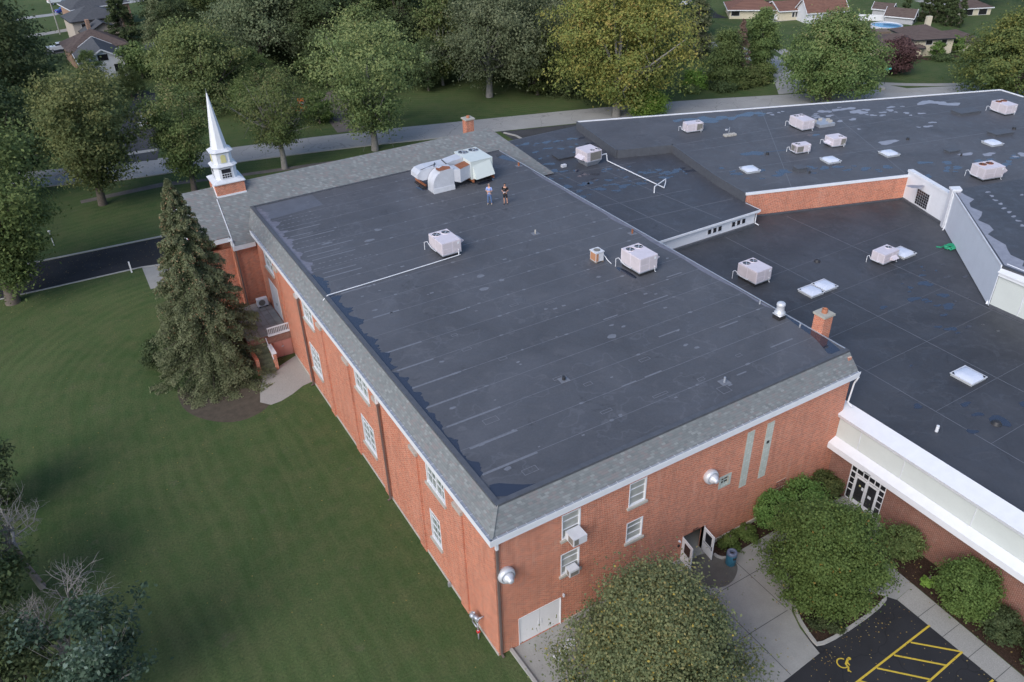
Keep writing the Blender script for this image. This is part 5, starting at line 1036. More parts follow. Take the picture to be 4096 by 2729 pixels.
def crown_pts(rg,R,H0,H1,nclump,nleaf,shape='round',cl=.16,lobes=5,hollow=.45,tilt=None):
    # clump centres fill an uneven crown, more near its skin
    C=[]; ph=rg.uniform(0,6.28,4); H=H1-H0
    def prof(t):
        if shape=='round': return math.sin(PI*min(1,max(.0,t*.93+.05)))**.62
        if shape=='vase': return min(1,(t*1.15+.12))**.8*(math.cos(max(0,t-.55)*PI*.9))**.7
        if shape=='cone': return (1-t)**.8*.98+.03
        if shape=='oval': return math.sin(PI*min(1,t*.95+.03))**.8
        if shape=='bell': return math.cos(t*PI/2*.97)**.85*(.82+.18*min(1,t*5))
        if shape=='egg': return (math.sin(PI*min(1,(t*.80+.17)))**.75)*(1-.25*t)*1.12
        return math.cos(t*PI/2*.98)**.55*(.82+.18*min(1,t*4))
    if shape=='ball':
        for i in range(nclump):
            d=rg.normal(0,1,3); d/=np.linalg.norm(d); k=rg.uniform(.72,.95)*(1+.06*math.sin(5*math.atan2(d[1],d[0])+ph[0])); C.append((R*d[0]*k,R*d[1]*k,(H0+H1)/2+H/2*d[2]*k,k))
    nl_=max(7,int(nclump/9)); LB=[]
    for i in range(nl_):
        t=(i+rg.uniform(0,1))/nl_; a=i*2.399+rg.uniform(-.5,.5); pr=prof(t); r=R*pr*rg.uniform(.45,.86); lr=R*rg.uniform(.20,.36)*(.65+.5*pr)
        LB.append((r*math.cos(a),r*math.sin(a),H0+H*(.06+.86*t),lr))
    for i in range(int(nclump*.86) if shape!='ball' else 0):
        L=LB[i%nl_]; d=rg.normal(0,1,3); d/=np.linalg.norm(d); d[2]=abs(d[2])*.95-.30; q=rg.uniform(.5,1.1) if rg.uniform()<.85 else rg.uniform(1.1,1.5)
        C.append((L[0]+d[0]*L[3]*q,L[1]+d[1]*L[3]*q,L[2]+d[2]*L[3]*q*.85,q))
    while len(C)<nclump:
        t=rg.uniform(.05,.9); a=rg.uniform(0,2*PI); r=R*prof(t)*rg.uniform(.2,.7); C.append((r*math.cos(a),r*math.sin(a),H0+H*t,.5))
    C=np.array(C); rr_=np.array([R*cl*.72*rg.uniform(.55,1.4) for _ in range(nclump)])
    idx=np.repeat(np.arange(nclump),nleaf); P_=rg.normal(0,1,(len(idx),3))*rr_[idx][:,None]*np.array([1,1,.62]); P_=P_+C[idx,:3]
    out=P_-np.array([0,0,H0+H*.4]); out/=np.linalg.norm(out,axis=1)[:,None]+1e-9; out[:,2]+=.5
    ct=rg.uniform(0,1,nclump)*.6+np.array([(i%nl_)/nl_*.4 for i in range(nclump)]); tint=ct[idx]*.6+rg.uniform(0,1,len(idx))*.4
    return C,P_,out,tint
def limbs(C,R,H0,H1,tr,rg,nl=9,base=0,fork=.35,twigs=0):
    mb=MB(); hf=base+(H0-base)*1.0+ (H1-H0)*fork*.3
    mb.cyl((0,0,base-.1),(tr*.3,tr*.2,max(.8,hf*.5)),tr*1.25,tr*.95,9,False); mb.cyl((tr*.3,tr*.2,max(.8,hf*.5)),(0,0,hf),tr*.95,tr*.8,9,False); mb.cyl((0,0,hf),(tr*.5,0,hf+(H1-hf)*.55),tr*.78,tr*.3,7,False)
    ch=rg.choice(len(C),min(len(C),nl+twigs),replace=False)
    for q,i in enumerate(ch):
        c_=C[i,:3]; s=Vector((0,0,hf+rg.uniform(-.1,.35)*(H1-hf)*.5)); e=Vector(c_); mid=s.lerp(e,.5)+Vector((0,0,-.06*(e-s).length)); r0=tr*(.5 if q<nl else .16)
        mb.cyl(s,mid,r0,r0*.55,6,False); mb.cyl(mid,e,r0*.55,r0*.12,5,False)
        for _ in range(2):
            e2=mid+Vector(rg.normal(0,1,3))*R*.22; mb.cyl(mid,e2,r0*.3,r0*.06,4,False)
    return mb
TREEMESH={}
def tree(kind,label,cat,x,y,R,H,H0,mat,shape='round',nc=150,nl=70,ls=.26,tr=.25,bark='bark',seed=1,group=None,hollow=.45,cl=.16,twigs=0,spots=0,key=None,dx=0,dy=0,name=None,nlimb=9,asp=.6):
    rg=np.random.default_rng(seed); t=thing(name or kind,label,cat,(x,y,0),group)
    C,P_,o_,ti=crown_pts(rg,R,H0,H,nc,nl,shape,cl,hollow=hollow)
    P_[:,0]+=dx;P_[:,1]+=dy; C[:,0]+=dx; C[:,1]+=dy; P_[:,2]=np.maximum(P_[:,2],.08)
    me=leafmesh('crown',P_,o_,ls,ti,asp,seed=seed); me.materials.append(M[mat])
    if spots:
        k=int(len(ti)*spots); me.materials.append(M['lf_yspot']); mi=np.zeros(len(ti),dtype=np.int32); mi[rg.choice(len(ti),k,replace=False)]=1; me.polygons.foreach_set('material_index',mi)
    o=bpy.data.objects.new('crown',me); COL.objects.link(o); o.parent=t
    if tr:
        lm=limbs(C,R,H0,H,tr,rg,nlimb,twigs=twigs); lm.v=[(a+x,b_+y,c_) for a,b_,c_ in lm.v]; lm.build('trunk',bark,t,True,recalc=False)
    return t

fg='round trees by the church doors'
tree('round_tree','big round tree with yellow-flecked dull green crown at the bottom of the picture','tree',4.95,-5.9,4.9,8.3,.3,'lf_pear','bell',700,180,.125,.2,seed=3,hollow=.5,cl=.12,spots=.02,asp=.75)
tree('round_tree','fresh green rounded tree growing in the kerbed island by the parking lot','tree',16.6,-6.05,3.25,6.5,.1,'lf_bush','round',560,160,.12,.24,seed=5,hollow=.45,cl=.13,spots=.006,asp=.75)
# side road trees
tree('maple_tree','huge dark green tree at the left edge beside the black driveway','tree',-19.25,55.6,6.6,17.5,1.2,'lf_green','vase',420,80,.30,.55,seed=11,cl=.13,dx=.8)
tree('maple_tree','yellowing maple with forked trunk left of the steeple','tree',-8.9,75.4,7.4,15.2,2.2,'lf_yell','vase',380,70,.32,.42,seed=12,cl=.13,dx=.5,dy=-.3)
tree('maple_tree','narrow green and rust tree standing directly left of the steeple','tree',1.0,73.8,4.5,12.2,1.6,'lf_rust','vase',230,75,.26,.3,seed=13,cl=.16,dx=-.3,dy=.2)
tree('maple_tree','thin crowned tree with bare grey limbs directly right of the steeple','tree',12.2,74.6,6.6,12.2,2.6,'lf_rust','vase',230,70,.26,.34,'barkg',14,twigs=60,hollow=.5,cl=.12)
tree('maple_tree','open yellow-green maple with splayed trunk behind the ridge','tree',24.2,74.3,8.6,16.8,2.0,'lf_yell','vase',330,62,.32,.42,'barkg',15,hollow=.6,cl=.12)
tree('maple_tree','yellow-green leafy tree across the road, upper left of the steeple tip','tree',9.6,105.6,7.2,13.0,.6,'lf_yell','round',330,70,.36,.4,seed=16,cl=.14)
tree('willow_tree','broad grey-green tree with exposed dark limbs above the steeple tip','tree',22,116,11.0,17.5,4.4,'lf_grey','dome',380,70,.42,.5,'bark',17,hollow=.55,cl=.11,dx=2)
tree('ash_tree','tall grey-green tree with split pale trunk on the lawn above the chimney','tree',48.2,86.4,10,16.0,2.4,'lf_grey','round',420,70,.36,.5,'barkg',18,cl=.13,dx=1.5,dy=-.5)
tree('sapling','slim young sapling on the lawn left of the split trunk tree','tree',30.5,84.0,1.3,6.0,1.4,'lf_green','oval',50,60,.24,.1,seed=19)
tree('maple_tree','great golden and orange maple behind the road, above the black roofs','tree',58.3,67.6,10.2,19.5,1.6,'lf_aut','round',560,75,.36,.55,'barkg',20,cl=.12,dx=1.2,dy=1.0)
tree('maple_tree','large spiky rust-tinged maple above the white roof rim','tree',88.4,56.2,7.3,12.4,.8,'lf_rust','egg',460,75,.34,.55,seed=21,cl=.12)
tree('maple_tree','olive and gold maple filling the upper right corner','tree',109.5,42.2,7.4,12.0,.4,'lf_gold','egg',420,75,.36,.5,seed=22,cl=.12)
tree('lime_bush','bright lime green bush peeping over the white roof rim','bush',62.6,65.8,3.3,3.1,.1,'lf_lime','dome',130,70,.28,.08,seed=23,cl=.2)
tree('purple_tree','dark purple round tree in front of the cream house','tree',107.6,59.6,3.1,5.4,.2,'lf_purple','round',160,80,.3,.2,seed=24,cl=.18)
tree('clipped_tree','small clipped round green tree against the cream house wall','tree',120.4,61.2,1.35,2.9,.6,'lf_bush','oval',60,70,.25,.1,seed=25)
tree('round_bush','round green bush right of the cream house wall','bush',127,62.3,1.7,2.6,.1,'lf_bush','round',60,70,.28,0,seed=26)
tree('dense_tree','dense green tree at the top left corner, above the yellowing maple','tree',-16,111,8.5,19,1.5,'lf_dark','round',330,60,.45,.5,seed=27)
tree('dense_tree','dark green tree behind the huge left edge tree','tree',-18,84,6.5,15.5,1.0,'lf_dark','round',280,60,.4,.45,seed=28)
tree('dense_tree','very dark tree cut by the left picture edge near its top','tree',-22,98,6.5,17,1.0,'lf_dark','round',220,60,.45,.45,seed=29)
tree('small_tree','small dark green tree in front of the white-trimmed house','tree',5.0,131,4.0,5.6,1.0,'lf_green','round',110,60,.4,.2,seed=30)
tree('small_tree','leafy green tree between the thin crowned tree and the orange truck','tree',15.8,91.5,3.2,5.6,.4,'lf_green','round',160,60,.34,.2,seed=31)
tree('small_tree','bushy green tree hanging low beside the bare dirt driveway','tree',22.0,89.3,2.6,4.2,.2,'lf_bush','round',90,60,.3,.12,seed=32)
tree('small_tree','bright green leafy tree right of the split trunk, under darker boughs','tree',54.8,83,4.4,8.8,.4,'lf_green','round',170,65,.34,.22,seed=33)
tree('dense_shrub','dark shrub under the boughs behind the golden maple','bush',60.5,79,4.2,4.6,.1,'lf_dark','dome',120,60,.34,0,seed=34)
# bottom left
def deadtree(x,y,H,seed,label,lean=(0,0)):
    rg=np.random.default_rng(seed); mb=MB()
    def br(p,d,L,r,dep):
        q=p+d*L*.5+Vector(rg.normal(0,.06,3))*L; e=q+(d+Vector(rg.normal(0,.18,3))).normalized()*L*.5
        mb.cyl(p,q,r,r*.8,5,False); mb.cyl(q,e,r*.8,r*.6,5,False)
        if dep==0: return
        for _ in range(4 if dep>1 else 3):
            dd=(d*.75+Vector(rg.normal(0,.55,3))+Vector((0,0,.12))).normalized(); br(q.lerp(e,rg.uniform(.1,1)),dd,L*rg.uniform(.55,.8),r*.5,dep-1)
    br(Vector((x,y,0)),Vector((lean[0],lean[1],1)).normalized(),H*.42,.22,5); o=mb.build('branches','barkg',None,True,recalc=False); o.name='bare_tree'; tag(o,label,'tree'); return o
deadtree(-19.9,17.6,7.0,4,'bare grey tree with fine twigs at the left edge, upper of two',(-.1,.1))
deadtree(-18.6,10.0,7.2,9,'bare grey tree with fine twigs in the bottom left corner, lower of two',(-.05,.1))
tree('silver_tree','dark tree with silvery leaf tips in the bottom left corner','tree',-17.6,6.6,3.2,7.4,2.4,'lf_silver','vase',110,60,.22,.2,'barkg',41,hollow=.5,cl=.13,twigs=20)
tree('dark_tree','dark leafy tree at the left edge behind the bare twigs','tree',-22.8,15.5,3.6,8.4,1.5,'lf_dark','round',190,70,.24,.2,seed=42)  # uses the dark green leaf colours
tree('dark_tree','small dark conifer-like tree on the left edge above the bare trees','tree',-21.8,25.5,2.6,6.2,.6,'lf_dark','oval',110,80,.22,.15,seed=43)
tree('dark_tree','dark leafy tree crossing the bottom edge left of the silvery one','tree',-21.2,8.2,2.8,7.0,.6,'lf_dark','round',130,70,.22,.15,seed=44)
# shrubs by the doors
sh='shrubs along the church walls'
def shrub(label,x,y,R,H,mat='lf_bush',seed=1,nm='shrub',n_=80,ls=.12,shape='ball',H0=.05,cl=.17): return tree(nm,label,'shrub',x,y,R,H,H0,mat,shape,n_,90,ls,.05,seed=seed,hollow=.55,cl=cl,nlimb=5,asp=.7)
shrub('tall light green shrub against the brick below the glass block strips',18.3,-.95,1.15,2.9,'lf_bush',51,n_=100)
shrub('wide green shrub to the right of the taller light green one',20.5,-1.0,1.35,2.7,'lf_bush',52,n_=130)
shrub('dark rounded shrub tucked in the corner beside the office doors',22.9,-.75,.95,1.9,'lf_green',53)
shrub('clipped ball shrub on the office wall just right of the island tree',22.9,-6.3,1.1,2.0,'lf_green',54,n_=100)
shrub('largest round bush on the office wall, reaching the white canopy',22.5,-10.5,1.5,3.1,'lf_bush',55,n_=200)
shrub('dark low ball shrub below the largest round bush',22.6,-12.6,1.1,1.5,'lf_dark',56)
shrub('dark ball shrub at the right picture edge, last in the bed',22.6,-14.9,1.15,1.7,'lf_dark',57)
shrub('tiny green plant alone in the bark bed',22.35,-8.6,.38,.6,'lf_lime',58,n_=22,ls=.1)
shrub('low leafy hosta patch at the brick beside the teal bin',15.2,-.65,.75,.65,'lf_bush',59,n_=55,ls=.11,shape='dome'); shrub('low leafy patch between the hosta by the bin and the tall shrub',16.45,-.65,.8,.6,'lf_bush',60,n_=60,ls=.11,shape='dome')
shrub('low juniper under the near edge of the island tree',15.6,-7.5,.95,.7,'lf_dark',61,n_=60,shape='dome')
shrub('dark bush on the lawn side of the big spruce',-9.1,37.3,1.7,2.4,'lf_dark',62,n_=110,ls=.16)
shrub('low dark shrub at the foot of the big spruce',-8.3,33.2,1.3,1.1,'lf_dark',63,n_=60,shape='dome')
# big spruce
def spruce(label,x,y,H,R,seed,nb=330,npb=190,ls=.17,mat='needle',cones=True,name='spruce_tree',z0=.3,bark='bark',group=None,pw=.85,droop=.55):
    rg=np.random.default_rng(seed); t=thing(name,label,'tree',(x,y,0),group); P=[];Nn=[];T=[];Cn=[]; wood=MB(); wood.cyl((x,y,-.1),(x,y,H*.98),H*.018,.02,8,False)
    for i in range(nb):
        u=(i+rg.uniform(0,1))/nb; z=z0+(H-z0)*(1-(1-u)**1.0); f=1-(z-z0)/(H-z0); L=R*(f**pw)*rg.uniform(.78,1.12)+.12; a=rg.uniform(0,2*PI); d=np.array([math.cos(a),math.sin(a),0.])
        s=rg.uniform(.12,1,npb)**.75; drop=-droop*L*(s**1.6)*.55+.10*L*np.clip(s-.75,0,1)*2; wdt=.12*L*(1-s*.7)+.04
        side=np.array([-math.sin(a),math.cos(a),0.]); lat=rg.normal(0,1,npb)*wdt*.8
        pt=np.outer(s*L,d)+np.outer(lat,side); pt[:,2]=z+drop-np.abs(lat)*.35+rg.normal(0,.05,npb)-rg.exponential(.10,npb)*min(1.4,L*.5); P.append(pt); nn=np.tile(d*.5+np.array([0,0,.8]),(npb,1)); Nn.append(nn); bt=rg.uniform(0,.25); T.append(bt+rg.uniform(0,.25,npb)+.5*s**2)
        if L>.6: wood.cyl((x,y,z),(x+d[0]*L*.8,y+d[1]*L*.8,z-droop*L*.38),.018+.012*L,.01,4,False)
        if cones and f<.75 and rg.uniform()<(.95-f*1.1):
            k=int(26*(1-f)+6); s2=rg.uniform(.62,1.02,k); q=np.outer(s2*L,d)+np.outer(rg.normal(0,.10*L,k),side); q[:,2]=z-droop*L*(s2**1.6)*.55-rg.uniform(.0,.14,k); Cn.append(q)
    P=np.concatenate(P);P[:,2]=np.maximum(P[:,2],.05); me=leafmesh('foliage',P,np.concatenate(Nn),ls,np.concatenate(T),.42,seed); me.materials.append(M[mat]); o=bpy.data.objects.new('foliage',me); COL.objects.link(o); o.parent=t
    if Cn:
        q=np.concatenate(Cn); me=leafmesh('cones',q,np.zeros((len(q),3))+[0,0,.2],.15,rg.uniform(0,1,len(q)),.4,seed+1); me.materials.append(M['cone']); o=bpy.data.objects.new('cones',me); COL.objects.link(o); o.parent=t
    wood.build('trunk',bark,t,True,recalc=False); return t
spruce('tall drooping spruce with brown cones at its top beside the side steps',-5.9,34.3,15.9,4.9,71,430,400,.17,pw=.80,droop=.72)
spruce('dark pointed conifer just right of the beige house at the top left',6.2,153,12.5,4.6,72,190,90,.42,'lf_dark',False,'conifer',droop=.35)
spruce('dark spreading conifer touching the pointed one at the top left',13.5,149,13.5,7.0,73,260,90,.42,'needle',False,'conifer',droop=.5)
spruce('bushy dark pine left of the brown dead conifer, upper tree',89.9,86.5,10.0,3.4,74,150,90,.32,'needle',False,'conifer',pw=.5,droop=.2)
spruce('brown dead conifer among the evergreens by the side street',84.2,70.6,9.4,2.5,75,170,70,.24,'lf_dead',False,'conifer',pw=.8,droop=.25)
tree('evergreen_tree','broad dark green tree left of the brown dead conifer','tree',80.9,70.2,3.9,8.6,.3,'lf_green','cone',230,75,.30,.2,seed=76,cl=.2)
tree('evergreen_tree','tall green tree right of the brown dead conifer','tree',90.3,72.0,3.2,10.4,.3,'lf_green','oval',230,75,.30,.2,seed=77,cl=.2)
spruce('slim pale pine in front of the ranch house porch','123.5' and 123.4,104,6.0,1.5,78,80,60,.3,'lf_grey',False,'conifer',pw=.6,droop=.2)
for i,(x_,y_,r_,h_,mt,lb) in enumerate(((76.3,71.8,2.0,2.6,'lf_lime','bright green shrub at the roadside left of the evergreens'),(79.2,68.2,2.0,1.3,'lf_dark','low dark juniper under the broad evergreen'),(82.3,67.6,1.5,1.5,'lf_green','small green shrub right of the white roadside sign'),(85.2,68.3,2.6,2.4,'lf_rust','olive shrub below the brown dead conifer'),(88.3,68.9,2.3,2.6,'lf_green','green shrub at the corner of the side street'),(74.5,70.3,1.2,1.0,'lf_rust','little brown-green shrub at the road edge by the golden maple'))):
    tree('roadside_shrub',lb,'shrub',x_,y_,r_,h_,.05,mt,'dome',90,60,.26,0,seed=80+i,cl=.2)
# arborvitae row: one built, others copied
arb=tree('arborvitae','columnar dark green evergreen in the row beside the garage','tree',143.4,81.2,1.3,6.0,.1,'lf_dark','cone',80,60,.4,.1,seed=91,group='evergreens in a row behind the cream house')
for x_,y_,s_ in ((144.0,80.0,.95),(144.9,79,1.05),(145.6,78,.9),(143.7,75.9,.9),(144.6,75.2,.8),(144.4,73.6,.95),(146.2,77,1.1),(140.5,83,1.0),(147,80.5,1.1),(148.5,79.5,1.15)): copy_tree(arb,location=(x_,y_,0),scale=(s_,s_,s_),label='columnar dark green evergreen in the row beside the garage')
# wood behind the road: kinds built once, then copied
wg='trees of the wood behind the road'; wl_='tree in the dense wood behind the road, its crown merging with its neighbours'
protos=[]
for i,(mt,shp,R_,H_,nc_,tr_) in enumerate((('lf_dark','round',5.6,14,230,.3),('lf_green','oval',5.0,15.5,230,.3),('lf_grey','round',6.2,14.5,240,.35),('lf_rust','oval',4.6,14,190,.25),('lf_green','dome',6.4,12.5,240,.3),('lf_dark','oval',4.6,16.5,210,.3))):
    protos.append(tree('woodland_tree',wl_,'tree',*( (33,108),(44,112),(58,104),(38,122),(66,98),(70,108))[i],R_*1.1,H_*1.05,.9,mt,shp,nc_,64,.38,tr_,'barkg' if i in(1,3) else 'bark',100+i,group=wg,cl=.15))
rw=random.Random(21); 
spots=[]
for iy in range(9):
    for ix in range(12):
        X=18+ix*8.6+rw.uniform(-2.4,2.4)+iy*1.5; Y=100+iy*8.5+rw.uniform(-2.4,2.4)-ix*1.2
        if Y>172 : continue
        s1=X*.52+Y*.86  # depth-like
        if X>98+ (Y-90)*.1 and Y<135: continue
        if X>78 and Y<96: continue
        if X<30 and Y<122: continue
        if math.dist((X,Y),(22,116))<9 or math.dist((X,Y),(24,96))<9: continue
        spots.append((X,Y))
for i,(X,Y) in enumerate(spots):
    k=rw.randrange(6); s_=rw.uniform(.8,1.15); copy_tree(protos[k],location=(X,Y,0),rz=rw.uniform(0,6.28),scale=(s_,s_,s_*rw.uniform(.85,1.1)))
for X,Y,k,s_ in ((-12,128,0,.8),(-20,122,1,1),(-24,138,0,1),(14,140,0,.75),(19,146,4,.8),(24,134,2,.8),(27,150,1,.9),(16,164,0,.9),(24,170,5,.9),(100,98,0,.55),(97,112,1,.6),(104,121,2,.6),(139,49,0,.85),(150,48,5,.85),(131,44,5,.6),(166,84,0,.8),(172,72,2,.9),(-13,150,5,.7),(-16,170,1,.8),(112,132,0,.7),(122,140,4,.8),(135,130,1,.8),(146,120,0,.8),(152,108,2,.8)):
    copy_tree(protos[k],location=(X,Y,0),rz=X,scale=(s_,s_,s_),label=('dark tree behind the houses in the upper right' if X>90 else 'dark tree among the houses in the upper left'),group=('trees behind the right houses' if X>90 else 'trees among the left houses'))
for X,Y,k,s_ in ((14.5,99,4,.42),(18,106,1,.5),(14,112,0,.62),(30,108,4,.7),(33,98,2,.45),(28,120,0,.9),(-3,127,1,.42),(1.5,120,4,.36),(12,126,4,.6),(38,99,3,.6),(42,95,0,.55),(66,84,0,.6),(70,80,1,.62),(73,76,5,.5),(62,90,2,.8),(72,90,5,.75),(80,84,0,.6),(77,92,1,.7),(84,94,2,.6),(-14,96,1,.6),(-10,100,4,.5),(-27,70,0,.8),(-27,60,5,.8)):
    copy_tree(protos[k],location=(X,Y,0),rz=X*1.7,scale=(s_,s_,s_),label='leafy tree filling a gap between the larger trees beyond the road',group='filler trees beyond the road')
# ================= HOUSES =================
def house(nm,label,cx_,cy_,L,W,yaw,eave,ridge,roof,wallm,hip=True,wins=(),door=None,over=.45,trim='white',chim=None,cat='house',parts=True,gable='x',z0=0):
    t=thing(nm,label,cat,(cx_,cy_,0),None,0); R_=Matrix.Rotation(yaw,3,'Z')
    def tf(mb): mb.v=[tuple(R_@Vector(v)+Vector((cx_,cy_,0))) for v in mb.v]; return mb
    x=MB(); x.box(-L/2,L/2,-W/2,W/2,z0,eave)
    if not hip:
        x.add([(-L/2,-W/2,eave),(-L/2,W/2,eave),(-L/2,0,ridge-.08),(L/2,-W/2,eave),(L/2,W/2,eave),(L/2,0,ridge-.08)],[(0,2,1),(3,4,5)])
    tf(x).build('wall',wallm,t)
    x=MB(); a=L/2+over; c_=W/2+over; sl=(ridge-eave)/(W/2); ze_=eave-over*sl
    if hip: rr_=max(.2,L/2-W/2); V=[(-a,-c_,ze_),(a,-c_,ze_),(a,c_,ze_),(-a,c_,ze_),(-rr_,0,ridge),(rr_,0,ridge)]; F=[(0,1,5,4),(1,2,5),(2,3,4,5),(3,0,4)]
    else: V=[(-a,-c_,ze_),(a,-c_,ze_),(a,c_,ze_),(-a,c_,ze_),(-a,0,ridge),(a,0,ridge)]; F=[(0,1,5,4),(2,3,4,5)]
    k=len(V); x.add(V+[(p[0],p[1],p[2]-.12) for p in V],F+[tuple(i+k for i in f[::-1]) for f in F]); ro=tf(x).build('roof',roof,t)
    x=MB(); 
    for p,q in (((-a,-c_),(a,-c_)),((a,c_),(-a,c_))): x.bar((*p,ze_-.07),(*q,ze_-.07),.06,.18)
    if hip:
        for p,q in (((a,-c_),(a,c_)),((-a,c_),(-a,-c_))): x.bar((*p,ze_-.07),(*q,ze_-.07),.06,.18)
    else:
        for s_ in (-1,1):
            for q in (-1,1): x.bar((s_*a,q*c_,ze_-.03),(s_*a,0,ridge-.03),.07,.2)
    tf(x).build('fascia',trim,t)
    for side,u,z,w_,h_ in wins:
        x=MB();g=MB()
        if side in 'fb': s_=-1 if side=='f' else 1; x.box(u-w_/2-.06,u+w_/2+.06,*sorted((s_*W/2,s_*(W/2+.04))),z-.06,z+h_+.06); g.box(u-w_/2,u+w_/2,*sorted((s_*(W/2+.04),s_*(W/2+.05))),z,z+h_)
        else: s_=-1 if side=='l' else 1; x.box(*sorted((s_*L/2,s_*(L/2+.04))),u-w_/2-.06,u+w_/2+.06,z-.06,z+h_+.06); g.box(*sorted((s_*(L/2+.04),s_*(L/2+.05))),u-w_/2,u+w_/2,z,z+h_)
        o=tf(x).build('window','white2',t); tf(g).build('pane','dglass',o)
    if chim:
        x=MB(); x.box(chim[0]-.45,chim[0]+.45,chim[1]-.3,chim[1]+.3,eave*.5,ridge+chim[2]); q=tf(x).build('chimney',chim[3],ro)
    return t
house('grey_roof_house','white-trimmed house with grey gable roof facing the church, top left','',0,0,0,0,0,0,0,'','') if False else None
house('gable_house','white gabled house with grey roof nearest the church at the top left',0,139.8,11.0,7.0,rad(90),2.9,4.9,'sh_grey','white',False,[('l',0,3.0,1.6,1.0),('l',-2,1.0,1.2,1.2)])
house('house_extension','white sunroom wing with skylight and glass doors beside the white gabled house',5.9,138.2,5.4,4.6,rad(4),2.7,3.9,'sh_grey','white',False,[('f',.3,.6,.7,1.9),('f',1.2,.6,.7,1.9),('f',2.1,.6,.7,1.9),('f',-1.2,.8,1.0,1.2)])
x=MB(); x.box(8.7,10.1,137.6,139.6,1.2,1.35)
for i in range(9): x.box(8.7+i*.17,8.74+i*.17,137.6,137.64,1.35,2.1); x.box(10.06,10.1,137.6+i*.24,137.64+i*.24,1.35,2.1)
x.box(8.7,10.1,137.58,137.66,2.1,2.18); x.box(10.04,10.12,137.6,139.6,2.1,2.18)
dk=thing('deck','white railed deck on the right end of the sunroom wing','deck',(9.4,138.6,0)); x.build('railing','white',dk); x=MB(); 
for q in ((8.8,137.8),(10,137.8),(10,139.4)): x.box(q[0]-.05,q[0]+.05,q[1]-.05,q[1]+.05,0,1.2)
x.build('posts','wood',dk)
house('brown_roof_house','low house with dark brown hip roof behind the white gabled house',.4,150,9.5,9.0,rad(3),3.2,5.4,'sh_brown','fbrick',True,[],trim='wood')
house('beige_house','two-storey beige house with charcoal hip roof at the top left',2.6,166.5,9,8,rad(6),5.1,6.9,'sh_grey','beige',True,[('f',-2.5,3.3,1.0,1.0)],trim='dark')
house('beige_gable','beige gabled front wing with small brick chimney at the top left',3.0,161,7.5,6.5,rad(96),3.4,5.0,'sh_grey','beige',False,[],trim='dark',chim=(-1.5,2.2,.5,'fbrick'))
house('brick_house','buff brick two-storey house with grey roof at the top left edge',5,182,11.5,9.5,rad(8),5.0,7.2,'sh_grey','fbrick',True,[('f',-3.2,3.2,1.5,1.3),('f',2.0,3.4,.8,1.0),('f',3.2,3.4,.8,1.0)])
house('low_red_house','low house with dull red roof half hidden in the wood behind the steeple',38.5,114,9,6,rad(-12),2.4,4.0,'sh_red','fbrick',False)
house('cream_house','cream split-level house with brown-grey hip roof, two-storey part',123.6,66.9,6.8,8.2,rad(-24),3.0,4.3,'sh_brown','cream',True,[('f',-1.0,1.9,1.1,.75),('f',1.7,1.9,.9,.75)],trim='dark',chim=(2.6,3.2,.6,'cream'),over=.5)
house('cream_house_wing','low left wing of the cream house behind the purple tree',119.2,68.6,8.0,6.4,rad(-50),1.9,3.1,'sh_brown','cream',True,[('f',1.8,.5,1.0,.9)],trim='dark',over=.55)
house('cream_house_wing','low right wing of the cream house behind the round bush',130.2,65.2,6.5,7,rad(-24),1.8,2.9,'sh_brown','cream',True,trim='dark')
house('garage','pale grey garage with steep brown roof behind the pool','' and 0 or 139.6,83.0,5.2,2.6,rad(-66),1.5,2.7,'sh_brown','greyside',False,[('r',0,1.7,.4,.4),('r',0,.15,1.5,1.1)],over=.3,cat='garage')
house('shed','small shed with white trim behind the grey garage',142.8,89.5,3.6,2.6,rad(-66),1.5,2.4,'sh_brown','greyside',False,over=.3,cat='shed')
house('ranch_house','yellow and white ranch house with red-brown hip roof at the top',121.8,105.6,9.5,7.5,rad(-38),2.05,3.5,'sh_red','cream',True,[('f',-3.6,.6,1.6,1.0),('f',1.5,.5,.9,1.2)],over=.6)
house('ranch_house_wing','low gabled middle wing of the ranch house with small windows',126,100.2,5.5,6.5,rad(-22),2.0,3.2,'sh_red','cream',False,[('f',0.2,.6,.45,.9),('f',.9,.6,.45,.9),('f',2.0,.8,.5,.8)],over=.4)
house('ranch_garage','white gabled garage with steep red-brown roof beside the ranch house',129.0,93.6,8.4,4.6,rad(-20),2.3,4.3,'sh_red','white',False,[('l',0,.2,.1,.1)],over=.35,cat='garage')
house('far_garage','low cream garage with two pale doors at the upper right corner',157.5,80.5,6.5,5,rad(-24),1.6,2.6,'sh_brown','cream',True,[('f',-1.5,.1,1.7,1.2),('f',1.5,.1,1.7,1.2)],over=.35,cat='garage')
def fence(nm,label,pts,h,mat,step=2.0):
    t=thing(nm,label,'fence',(pts[0][0],pts[0][1],0)); x=MB()
    for a_,b_ in zip(pts,pts[1:]): x.bar((*a_,h/2+.03),(*b_,h/2+.03),.05,h-.05)
    x.build('panels',mat,t); 
    for a_,b_ in zip(pts,pts[1:]):
        L=math.dist(a_,b_); k=max(1,int(L/step))
        for i in range(k+1): x=MB(); X=a_[0]+(b_[0]-a_[0])*i/k; Y=a_[1]+(b_[1]-a_[1])*i/k; x.box(X-.07,X+.07,Y-.07,Y+.07,0,h+.15); x.build('post',mat,t)
fence('vinyl_fence','white panel fence in front of the ranch house',[(121.0,100.4),(121.4,99.2),(125.4,98.3)],1.15,'white')
fence('vinyl_fence','white panel fence behind the round pool',[(134.6,88.8),(138.0,85.4)],1.2,'white')
